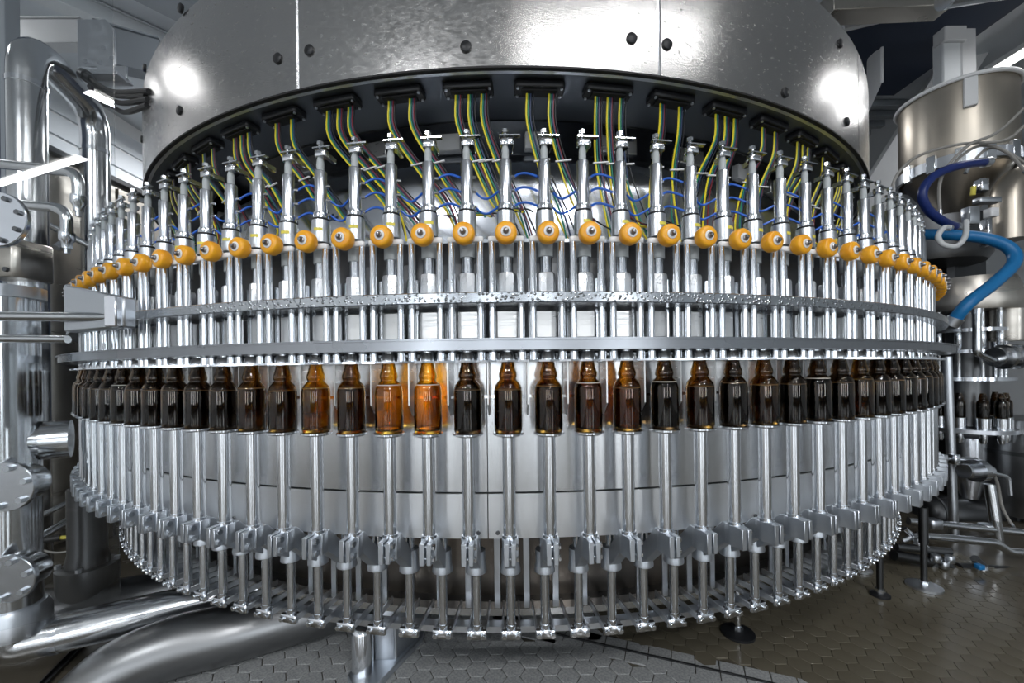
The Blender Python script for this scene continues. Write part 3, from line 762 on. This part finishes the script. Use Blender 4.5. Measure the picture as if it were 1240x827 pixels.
# big pipes on the floor
t = thing('floor_pipe', 'polished pipe with an elbow running under the carousel', 'pipe', (-1.557, 1.30, 0.163))
part('pipe', MB().tube(bend([(-1.557, 1.30, 0.21), (-1.557, 1.30, 0.163), (-1.164, 1.527, 0.163), (-0.55, 1.88, 0.163)], 0.05), 0.060, 20), PIPE, t)
part('weld', MB().tube([(-1.48, 1.345, 0.163), (-1.465, 1.3535, 0.163)], 0.0615, 20), STEEL, t)
t = thing('drain_pipe', 'wide matte grey pipe lying on the floor in front', 'pipe', (-1.40, 1.27, 0.095))
part('pipe', MB().tube(smooth_path([(-1.36, 1.265, -0.04), (-1.26, 1.315, 0.055), (-1.13, 1.375, 0.094), (-0.95, 1.46, 0.097), (-0.55, 1.70, 0.097), (-0.30, 1.95, 0.097)], 6), 0.094, 24), PIPE_D, t)
part('end_collar', MB().tube([(-0.575, 1.685, 0.097), (-0.545, 1.703, 0.097)], 0.0965, 24), PIPE_D, t)
t = thing('tee_pipe', 'dark pipe on the floor with an upright black branch', 'pipe', (-1.6, 1.55, 0.12))
part('main_pipe', MB().tube([(-1.95, 1.44, 0.125), (-1.585, 1.56, 0.125), (-0.9, 1.86, 0.125)], 0.088, 24), PIPE_B, t)
q = MB(); q.lathe([(0.0005, 0.12), (0.076, 0.12), (0.088, 0.22), (0.0885, 0.285), (0.078, 0.287), (0.0005, 0.29)], 24, c=(-1.60, 1.57)); part('branch_collar', q, DARK, t)
q = MB(); q.lathe([(0.0005, 0.28), (0.063, 0.28), (0.063, 0.305), (0.056, 0.335), (0.056, 0.575), (0.0005, 0.575)], 24, c=(-1.60, 1.57)); part('branch_pipe', q, PIPE_B, t)
for i in range(4):
    an = 0.5+i*PI/2; part('collar_bolt', MB().cyl((-1.60+0.082*math.sin(an), 1.57-0.082*math.cos(an), 0.287), (-1.60+0.082*math.sin(an), 1.57-0.082*math.cos(an), 0.300), 0.010, 6), DULL, t)

# bracket plate, glands and cables into the shroud, beams above
t = thing('cable_bracket', 'grey slotted bracket plate holding cable glands beside the shroud', 'bracket', at(120, 70, 2.3))
a_, b_ = at(98, 84, 2.3), at(142, 26, 2.3)
pl = [(a_.x, a_.z), (b_.x-0.01, a_.z), (b_.x, a_.z+0.03), (b_.x, b_.z-0.06), (b_.x-0.05, b_.z), (a_.x, b_.z)]
R_xz = Matrix.Translation((0, 2.3, 0)) @ Matrix.Rotation(PI/2, 4, 'X')
part('plate', MB().prism(pl, -0.006, 0.006, R_xz), DULL, t, 0.002)
a2, b2 = at(112, 105, 2.25), at(148, 80, 2.25)
part('lower_plate', MB().box(((a2.x+b2.x)/2, 2.28, (a2.z+b2.z)/2), (b2.x-a2.x, 0.10, 0.02), None), DULL, t, 0.003)
part('gusset', MB().box(((a2.x+b2.x)/2, 2.29, (a2.z+b2.z)/2+0.03), (b2.x-a2.x, 0.012, 0.09)), DULL, t, 0.003)
for px, py in ((111, 37), (119, 38), (117, 50)):
    c = at(px, py, 2.292); part('slot', MB().cyl(c, c+Vector((0, -0.004, 0)), 0.014, 12), BLACK, t)
for px, py in ((106, 76), (124, 78), (128, 60), (138, 72)):
    c = at(px, py, 2.292); part('bolt', MB().cyl(c, c+Vector((0, -0.014, 0)), 0.013, 6), STEEL, t)
for px, py in ((101, 90), (114, 106), (124, 120)):
    c = at(px, py, 2.22); e_ = at(px+10, py+6, 2.2); part('cable_gland', MB().tube([c, (c+e_)/2, (c+e_)/2, e_], [0.03, 0.03, 0.022, 0.020], 10), DARK, t)
sx_, sh_ = solve_th(176, 108, RS)
for i, (px, py, yy) in enumerate(((111, 96, 107), (124, 112, 117), (134, 126, 124), (112, 99, 113))):
    e_ = Vector((CX-RS*math.sin(0.70+0.01*i)-0.002, CY-RS*math.cos(0.70+0.01*i), 0)); e_.z = CAM_Z + (447.6-yy)*e_.y/F_PX
    s_ = at(px, py, 2.2); md = (s_+e_)/2 - Vector((0, 0, 0.035))
    tag(link('shroud_cable', MB().tube(smooth_path([s_, s_*0.65+md*0.35-Vector((0,0,0.01)), md, e_], 5), 0.011, 8).mesh('shroud_cable', RUBBER)), ('topmost', 'second', 'lowest', 'third')[i] + ' dark cable from the bracket into the shroud', 'cable', 'cables into the shroud')
def beam(name, a_, b_, w, h, m_, label, cat='beam'):
    a_, b_ = Vector(a_), Vector(b_); d = (b_-a_); L_ = d.length
    q = d.to_track_quat('X', 'Z').to_matrix().to_4x4()
    t = thing(name, label, cat, a_)
    o = link('flange_beam', MB().box((L_/2, 0, 0), (L_, w, h)).mesh('web', m_, 0.004), t); o.rotation_euler = q.to_euler()
    o2 = link('top_flange', MB().box((L_/2, 0, h/2+0.006), (L_, w*1.25, 0.012)).mesh('top_flange', m_, 0.002), t); o2.rotation_euler = q.to_euler()
    return t
beam('cross_beam', at(2, 44, 3.0), at(106, 44, 3.0), 0.10, 0.17, BEAMW, 'white horizontal beam behind the bracket at top left')
beam('cross_beam', at(118, 56, 2.75), at(196, 76, 2.9), 0.12, 0.24, BEAMG, 'grey box beam running from the bracket behind the shroud')
beam('ceiling_beam', (-3.9, 2.9, 3.97), (-2.2, 4.7, 3.97), 0.16, 0.12, WALLM, 'pale ceiling beam crossing the top left corner')
beam('ceiling_beam', (-3.2, 2.7, 3.98), (-1.9, 4.2, 3.98), 0.30, 0.10, BEAMG, 'broad grey ceiling beam beside the pale one at top left')
q = MB(); q.box((0, 0, 0), (0.5, 0.06, 2.2))
t = thing('blue_screen', 'dark blue upright panel at the far top left', 'panel', (-2.81, 2.15, 2.35)); o = link('sheet', q.mesh('sheet', NAVYWALL, 0.004), t); 
o = link('edge_bar', MB().box((0.25, 0, 0), (0.03, 0.07, 2.2)).mesh('edge_bar', BEAMG, 0.003), t)

# ------------------------------------------------------------------ right side
H = Vector((at(1160, 200, 3.0).x, 3.0, 0))
t = thing('hopper', 'round beige steel hopper with a white rim at upper right', 'hopper', (H.x, H.y, 2.30))
part('drum', MB().lathe([(0.29, 2.36), (0.305, 2.40), (0.305, 2.92), (0.295, 2.92), (0.275, 2.40)], 48, c=(H.x, H.y), closed=True), BRASSY, t)
part('rim', MB().lathe([(0.316+0.014*math.cos(x), 2.925+0.014*math.sin(x)) for x in [i*PI/4 for i in range(8)]], 48, c=(H.x, H.y), closed=True), WHITE, t)
part('cone', MB().lathe([(0.10, 2.08), (0.28, 2.36), (0.0005, 2.37)], 40, c=(H.x, H.y)), BRASSY, t)
part('band', MB().lathe([(0.304, 2.36), (0.322, 2.36), (0.322, 2.43), (0.304, 2.43)], 48, c=(H.x, H.y), closed=True), DULL, t)
for i in range(7):
    an = -1.6+i*0.42; s_, c_ = math.sin(an), -math.cos(an)
    o = link('clamp', MB().box((0, 0, 0), (0.05, 0.03, 0.12)).mesh('clamp', STEEL, 0.004), t, (0.333*s_, 0.333*c_, 0.09), an)
o = link('grip_plate', MB().box((0, 0, 0), (0.065, 0.03, 0.19)).mesh('grip_plate', WHITE, 0.004), t, (0.318*math.sin(-0.6), -0.318*math.cos(-0.6), 0.51), -0.6)
# steel support under the hopper
t = thing('hopper_stand', 'dark steel housing carrying the hopper', 'stand', (H.x, H.y+0.1, 0))
part('head', MB().lathe([(0.0005, 1.75), (0.30, 1.75), (0.33, 1.80), (0.33, 2.05), (0.10, 2.06), (0.0005, 2.06)], 32, c=(H.x-0.05, H.y+0.15)), DARK, t)
part('pillar', MB().bbox((H.x+0.27, H.y+0.3, 0.90), (0.30, 0.30, 1.80), 0.03), PIPE_B, t)
part('elbow', MB().tube(bend([(H.x-0.10, H.y-0.40, 1.78), (H.x-0.10, H.y-0.40, 2.16), (H.x+0.45, H.y-0.38, 2.24)], 0.16), 0.085, 16), BRASSY, t)
part('back_plate', MB().box((H.x+0.05, H.y+0.55, 0.95), (1.5, 0.04, 1.9)), BLACK, t, 0.004)
part('panel_box', MB().bbox((H.x+0.42, H.y-0.40, 1.98), (0.28, 0.20, 0.52), 0.02), PIPE_B, t, 0.004)

# capper head with star discs, shafts and bottles
CC = Vector((3.02, 2.72, 0))
t = thing('capper_turret', 'small dark capping turret with steel discs right of the carousel', 'turret', (CC.x, CC.y, 0))
part('centre_column', MB().lathe([(0.0005, 0.60), (0.10, 0.60), (0.10, 1.56), (0.0005, 1.56)], 20, c=(CC.x, CC.y)), DARK, t)
for h, r in ((0.205, 0.20), (0.070, 0.21), (-0.105, 0.215)):
    part('star_disc', MB().lathe([(0.0005, CAM_Z+h), (r, CAM_Z+h), (r, CAM_Z+h+0.022), (0.0005, CAM_Z+h+0.022)], 36, c=(CC.x, CC.y)), STEEL, t)
part('bottle_table', MB().lathe([(0.0005, 0.52), (0.06, 0.52), (0.16, 0.555), (0.225, 0.565), (0.225, 0.590), (0.0005, 0.590)], 36, c=(CC.x, CC.y)), DULL, t)
part('hood', MB().lathe([(0.0005, 1.34), (0.25, 1.34), (0.27, 1.40), (0.22, 1.55), (0.0005, 1.56)], 32, c=(CC.x, CC.y)), CABINET, t)
part('foot_cone', MB().lathe([(0.0005, 0.12), (0.05, 0.12), (0.085, 0.30), (0.085, 0.52), (0.0005, 0.52)], 20, c=(CC.x, CC.y)), ALU, t)
for i in range(10):
    an = 0.2+2*PI*i/10; x, y = CC.x+0.165*math.sin(an), CC.y-0.165*math.cos(an)
    part('shaft', MB().lathe([(0.0005, 0.90), (0.012, 0.90), (0.012, 1.10), (0.018, 1.11), (0.018, 1.20), (0.013, 1.22), (0.013, 1.36), (0.0005, 1.36)], 10, c=(x, y)), ROD, t)
    part('seat_cup', MB().lathe([(0.0005, 0.590), (0.034, 0.590), (0.036, 0.66), (0.0005, 0.66)], 14, c=(x, y)), STEEL, t)
    part('adjuster', MB().lathe([(0.0005, 0.50), (0.014, 0.50), (0.020, 0.52), (0.020, 0.56), (0.0005, 0.56)], 10, c=(x, y)), STEEL, t)
    if math.cos(an) > -0.35:
        tb = thing('beer_bottle', 'nearly black beer bottle in the capping turret, ' + ordinal(i+1) + ' round its table', 'bottle', (x, y, 0.662), an, 'bottles in the capping turret')
        link('glass', glass_dark_me, tb); o = link('beer', BEERS['dark', 0.098][0], tb)
t = thing('crank_rod', 'upright steel crank rod in front of the capping turret', 'rod', (2.9, 2.45, 1.1))
part('rod', MB().tube(bend([at(1183, 376, 2.45), at(1183, 428, 2.45), at(1202, 436, 2.5)], 0.03), 0.020, 12), PIPE, t)
part('cap', MB().cyl(at(1183, 374, 2.45), at(1183, 380, 2.45), 0.024, 12), STEEL, t)
t = thing('motor_can', 'short steel cylinder motor beside the blue hose', 'motor', at(1221, 415, 2.6))
c = at(1221, 413, 2.6); part('can', MB().lathe([(0.0005, c.z), (0.085, c.z), (0.088, c.z+0.02), (0.088, c.z+0.24), (0.075, c.z+0.255), (0.0005, c.z+0.255)], 24, c=(c.x, c.y)), CABINET, t)
part('shaft', MB().cyl(c+Vector((-0.03,0,0.25)), c+Vector((-0.03,0,0.40)), 0.010, 8), STEEL, t); part('guide_pin', MB().cyl(c+Vector((0.03,0,0.25)), c+Vector((0.03,0,0.40)), 0.010, 8), STEEL, t)
c = at(1222, 432, 2.5); q = MB(); q.cyl(c+Vector((-0.09, 0, 0)), c+Vector((0.16, 0.02, 0)), 0.058, 18); q.cyl(c+Vector((-0.04, 0, 0)), c+Vector((-0.02, 0, 0)), 0.075, 18); q.cyl(c+Vector((0.03, 0, 0)), c+Vector((0.05, 0, 0)), 0.075, 18); part('drive_clamp', q, PIPE, t)

# hoses and cables
def hose(name, pts, r, m_, label, cat='hose', n=10):
    P_ = smooth_path(pts, 8); t = thing(name, label, cat, P_[0])
    part('tube', MB().tube(P_, r, n), m_, t)
    d0, d1 = (P_[1]-P_[0]).normalized(), (P_[-1]-P_[-2]).normalized()
    part('end_fitting', MB().tube([P_[0]-d0*0.01, P_[0]+d0*0.035], r*1.25, n), DULL, t)
    part('end_fitting', MB().tube([P_[-1]-d1*0.035, P_[-1]+d1*0.01], r*1.25, n), DULL, t)
hose('thick_hose', [at(1100, 284, 2.55), at(1140, 284, 2.4), at(1190, 288, 2.3), at(1222, 300, 2.25), at(1228, 318, 2.22), at(1205, 342, 2.2), at(1172, 368, 2.2), at(1152, 392, 2.25)], 0.030, SKYBLUE, 'thick bright blue hose curving down right of the carousel')
hose('dark_hose', [at(1196, 196, 2.35), at(1160, 201, 2.3), at(1130, 214, 2.3), at(1117, 234, 2.3), at(1124, 254, 2.32), at(1142, 268, 2.35), at(1160, 276, 2.4)], 0.022, DEEPBLUE, 'dark blue hose looping below the hopper')
hose('pale_hose', [at(1170, 262, 2.25), at(1169, 285, 2.2), at(1158, 298, 2.18), at(1142, 296, 2.18), at(1136, 286, 2.2), at(1143, 276, 2.22), at(1150, 276, 2.28)], 0.013, WHITEHOSE, 'pale coiled hose hanging over the bright blue hose')
for i, (pts, lab) in enumerate((([(1245, 126), (1208, 160), (1170, 178), (1140, 215), (1138, 262)], 'grey cable from the right edge sweeping down before the hopper'),
        ([(1245, 148), (1216, 170), (1160, 175), (1110, 190), (1084, 216), (1078, 250)], 'long grey cable bowed across the hopper front'),
        ([(1245, 212), (1220, 185), (1190, 176), (1165, 188), (1150, 205)], 'grey cable arched low over the pipe elbow'),
        ([(1245, 200), (1215, 182), (1196, 180), (1178, 196), (1170, 208)], 'small inner arched cable over the pipe elbow'))):
    hose('grey_cable', [at(x, y, 2.33+0.03*i) for x, y in pts], 0.008, GREYHOSE, lab, 'cable', 8)
t = thing('valve_cluster', 'small valve block with white pins and a yellow tag', 'valve', at(1185, 250, 2.45))
for px, py, w, h, m_ in ((1195, 243, 0.13, 0.03, DULL), (1188, 225, 0.05, 0.07, STEEL), (1175, 262, 0.07, 0.10, DULL), (1200, 258, 0.05, 0.05, WHITE), (1194, 282, 0.03, 0.16, STEEL)):
    c = at(px, py, 2.45); part('block', MB().bbox(tuple(c), (w, 0.05, h), 0.006), m_, t, 0.002)
c = at(1179, 226, 2.4); part('yellow_tag', MB().cyl(c, c+Vector((-0.006, 0, -0.05)), 0.012, 10), LABELY, t)

# frame tubes low on the right
def tubes(name, label, cat, runs, m_=PIPE):
    t = thing(name, label, cat, runs[0][0][0])
    for pts, r in runs: part('tube', MB().tube(bend(pts, 0.06), r, 12), m_, t)
    return t
Z = lambda px, d: at(px, 447.6 + F_PX*0.985/d, d)
t = tubes('post', 'upright grey steel post right beside the carousel', 'post', [([at(1147, 432, 2.45), at(1157, 690, 2.45)], 0.022)], DULL)
part('foot_clamp', MB().cyl(at(1156, 674, 2.45), at(1157, 692, 2.45), 0.035, 14), DARK, t)
t = tubes('post', 'bent steel leg tube at lower right', 'post', [([at(1198, 586, 2.3), at(1205, 630, 2.28), at(1213, 698, 2.28)], 0.026)], PIPE)
part('foot_clamp', MB().cyl(at(1211, 686, 2.28), at(1213, 700, 2.28), 0.036, 14), DARK, t)
t = tubes('rail', 'upper horizontal handrail tube at lower right', 'rail', [([at(1100, 631, 2.35), at(1250, 646, 2.25)], 0.021)])
for px, py in ((1130, 634), (1196, 640)): part('rail_clamp', MB().bbox(tuple(at(px, py, 2.30)), (0.07, 0.06, 0.05), 0.01), DULL, t, 0.003)
t = tubes('rail', 'lower horizontal tube with a dip at lower right', 'rail', [([at(1118, 649, 2.15), at(1205, 657, 2.1), at(1222, 668, 2.1), at(1250, 670, 2.1)], 0.020)])
part('end_cap', MB().cyl(at(1116, 649, 2.15), at(1121, 649.5, 2.15), 0.023, 12), STEEL, t)
t = tubes('rail', 'thin arm with cross clamps beside the carousel at right', 'rail', [([at(1136, 555, 2.35), at(1182, 557, 2.35)], 0.014)])
for px in (1140, 1155): part('cross_clamp', MB().bbox(tuple(at(px, 556, 2.33)), (0.035, 0.05, 0.055), 0.006), STEEL, t, 0.002)
hose('grey_cable', [at(1180, 557, 2.35), at(1198, 566, 2.3), at(1208, 586, 2.3), at(1214, 615, 2.3), at(1228, 640, 2.3)], 0.007, GREYHOSE, 'grey cable drooping from the thin arm at lower right', 'cable', 8)
c = at(1184, 570, 2.3)
t = thing('hose_union', 'shiny clamped pipe union below the capping turret', 'union', c)
part('body', MB().cyl(c+Vector((-0.08,0,0)), c+Vector((0.08,0.02,-0.01)), 0.040, 16), STEEL, t); part('ring', MB().cyl(c+Vector((-0.02,0,0)), c+Vector((0.02,0.005,0)), 0.062, 16), STEEL, t)
part('lever', MB().tube(bend([c+Vector((0.02,-0.05,0)), c+Vector((0.10,-0.06,-0.02)), c+Vector((0.11,-0.06,-0.12))], 0.03), 0.009, 8), DULL, t)
# dark horizontal tank and grey upright tank
c0, c1 = at(1122, 619, 2.75), at(1212, 624, 2.75)
t = thing('horizontal_tank', 'dark grey horizontal tank behind the rails', 'tank', (c0.x, c0.y, c0.z-0.11))
ax = (c1-c0).normalized()
part('shell', MB().tube([c0-ax*0.045, c0-ax*0.035, c0, c1, c1+ax*0.04], [0.05, 0.085, 0.112, 0.112, 0.09], 28), PIPE_B, t)
part('end_ring', MB().tube([c0+ax*0.015, c0+ax*0.03], 0.116, 28), DARK, t); part('end_ring', MB().tube([c1-ax*0.03, c1-ax*0.015], 0.116, 28), DARK, t)
part('saddle', MB().box(((c0.x+c1.x)/2, c0.y, (c0.z-0.1)/2), (0.22, 0.12, c0.z-0.1)), DARK, t, 0.004)
part('neck', MB().cyl((c0+c1)/2+Vector((0,0,0.09)), (c0+c1)/2+Vector((0,0,0.28)), 0.040, 16), PIPE_B, t)
c = at(1262, 600, 2.7)
t = thing('upright_tank', 'grey upright tank cut by the right border', 'tank', (c.x, c.y, 0))
part('shell', MB().lathe([(0.0005, 0.03), (0.30, 0.03), (0.31, 0.30), (0.31, 0.46), (0.28, 0.64), (0.0005, 0.66)], 40, c=(c.x, c.y)), PIPE_D, t); part('belt', MB().lathe([(0.308, 0.42), (0.318, 0.42), (0.318, 0.445), (0.308, 0.445)], 40, c=(c.x, c.y), closed=True), DARK, t)
# clutter of the lower conveyor frame
t = thing('conveyor_frame', 'dark low frame with clamps and cylinders on feet at lower right', 'frame', (2.1, 2.15, 0))
for a_, b_, r, m_ in (((1082, 672), (1126, 680), 0.026, PIPE_B), ((1085, 662), (1150, 668), 0.018, DARK), ((1126, 668), (1160, 694), 0.020, DARK), ((1095, 640), (1128, 668), 0.012, STEEL), ((1160, 688), (1250, 694), 0.026, PIPE_B), ((1180, 676), (1206, 700), 0.018, DARK), ((1092, 655), (1120, 645), 0.012, DULL)):
    part('strut', MB().cyl(at(*a_, 2.05), at(*b_, 2.05), r, 12), m_, t)
for px, py in ((1133, 676), (1143, 684), (1150, 677), (1190, 690), (1200, 697), (1112, 655), (1118, 651)):
    part('joint', MB().bbox(tuple(at(px, py, 2.02)), (0.035, 0.035, 0.035), 0.008), DULL, t, 0.003)
c = at(1186, 686, 1.98); part('blue_sensor', MB().bbox(tuple(c), (0.03, 0.03, 0.02), 0.004), SKYBLUE, t, 0.001)

# adjustable feet on the floor
for px, py, d, r, hh, lab, m_ in ((895, 771, 1.545, 0.058, 0.34, 'adjustable machine foot with a black pad, nearest of the feet', BLACK), (1069, 728, 1.787, 0.036, 0.36, 'slim black machine foot at the carousel right edge', BLACK),
                         (1123, 718, 1.85, 0.064, 0.36, 'machine foot with a wide tilted steel pad', DULL), (1046, 697, 2.01, 0.045, 0.34, 'far machine foot half hidden behind the carousel', DULL)):
    x, y = (px-622)/F_PX*d, d
    t = thing('machine_foot', lab, 'foot', (x, y, 0), 0, 'adjustable machine feet')
    pad = MB().lathe([(0.0005, 0.001), (r, 0.001), (r, 0.010), (r*0.45, 0.018), (0.0005, 0.018)], 28); o = link('pad', pad.mesh('pad', m_), t)
    link('spindle', MB().lathe([(0.0005, 0.012), (0.012, 0.012), (0.012, hh), (0.0005, hh)], 14).mesh('spindle', STEEL if m_ is BLACK and px < 1000 else PIPE_B), t)
    link('lock_nut', MB().lathe([(0.0005, 0.018), (0.018, 0.018), (0.018, 0.032), (0.0005, 0.032)], 6).mesh('lock_nut', STEEL), t)
    link('sleeve', MB().lathe([(0.0005, hh*0.55), (0.017, hh*0.55), (0.017, hh), (0.0005, hh)], 14).mesh('sleeve', STEEL if px < 1000 else PIPE_B), t)
# frame foot with a round pin
t = thing('frame_support', 'grey welded support with a round pin under the carousel', 'support', (-0.46, 1.38, 0))
pl = [(-0.535, 1.335), (-0.500, 1.285), (-0.43, 1.285), (-0.335, 1.52), (-0.335, 1.72), (-0.47, 1.72), (-0.535, 1.42)]
part('sole_plate', MB().prism(pl, 0.0, 0.022), CAST, t, 0.003)
part('pin', MB().lathe([(0.0005, 0.02), (0.034, 0.02), (0.034, 0.150), (0.028, 0.166), (0.016, 0.174), (0.0005, 0.176)], 22, c=(-0.492, 1.355)), ROD, t)
wp = [(-0.470, 1.405), (-0.398, 1.405), (-0.345, 1.53), (-0.345, 1.71), (-0.460, 1.71)]
part('box_leg', MB().prism(wp, 0.02, 0.335), CAST, t, 0.003)
part('weld_seam', MB().cyl((-0.399, 1.404, 0.03), (-0.399, 1.404, 0.33), 0.006, 8), DULL, t)
# ceiling clutter upper right
c = at(1058, 84, 4.0)
t = thing('hanging_sheet', 'white sheet panel hanging right of the shroud', 'panel', c)
q = MB(); a1, a2, a3, a4 = at(1052, 36, 4.0), at(1068, 36, 3.9), at(1068, 100, 3.9), at(1050, 140, 4.1)
vs = [a1, a2, a3, a4]; vs = [tuple(v) for v in vs] + [tuple(v+Vector((0.03, 0.05, 0))) for v in vs]
q.add(vs, [(0,1,2,3), (7,6,5,4), (0,4,5,1), (1,5,6,2), (2,6,7,3), (3,7,4,0)]); part('sheet', q, BEAMW, t, 0.004)
part('edge_strip', MB().cyl(a2, a3, 0.012, 6), WHITE, t)
beam('slanted_brace', at(1045, 262, 4.6), at(1185, 40, 4.2), 0.34, 0.30, BEAMW, 'broad pale brace slanting up behind the hopper')
c = at(1158, 60, 3.7)
t = thing('white_duct', 'pale bent sheet duct above the hopper', 'duct', c)
a_, b_ = at(1137, 104, 3.7), at(1180, 8, 3.7)
part('upper_panel', MB().box(((a_.x+b_.x)/2-0.04, 3.7, b_.z-0.16), (0.20, 0.12, 0.34), Matrix.Rotation(0, 4, 'Z')), BEAMW, t, 0.012)
part('lower_panel', MB().box(((a_.x+b_.x)/2-0.05, 3.72, (a_.z+b_.z)/2-0.16), (0.17, 0.10, 0.46)), WALLM, t, 0.012)
part('side_panel', MB().box((b_.x-0.06, 3.74, (a_.z+b_.z)/2), (0.14, 0.14, b_.z-a_.z+0.04)), BEAMW, t, 0.01)
beam('purlin', at(1000, 10, 3.3), at(1142, 4, 3.3), 0.16, 0.16, CABINET, 'beige roof purlin at the top above the shroud right end')
beam('purlin', at(1020, 34, 3.6), at(1120, 10, 3.5), 0.05, 0.05, WHITE, 'thin white rail under the beige purlin')
t = thing('roof_light_shaft', 'dark blue roof shaft above the hanging sheet', 'shaft', (3.6, 4.0, CEIL-0.04))
part('shaft_panel', MB().box((3.55, 3.95, CEIL-0.03), (1.5, 1.25, 0.05)), NAVYWALL, t)
for k in range(7): part('rib', MB().box((3.75, 4.75+k*0.2, CEIL-0.04), (1.9, 0.07, 0.07)), BEAMG, t, 0.004)
t = thing('round_duct', 'round steel duct end above the white duct', 'duct', at(1168, 0, 3.0))
part('shell', MB().cyl(at(1145, -2, 3.0), at(1235, -16, 3.0), 0.065, 20), PIPE, t); part('lip', MB().cyl(at(1143, -1.6, 3.0), at(1147, -2.4, 3.0), 0.070, 20), STEEL, t)
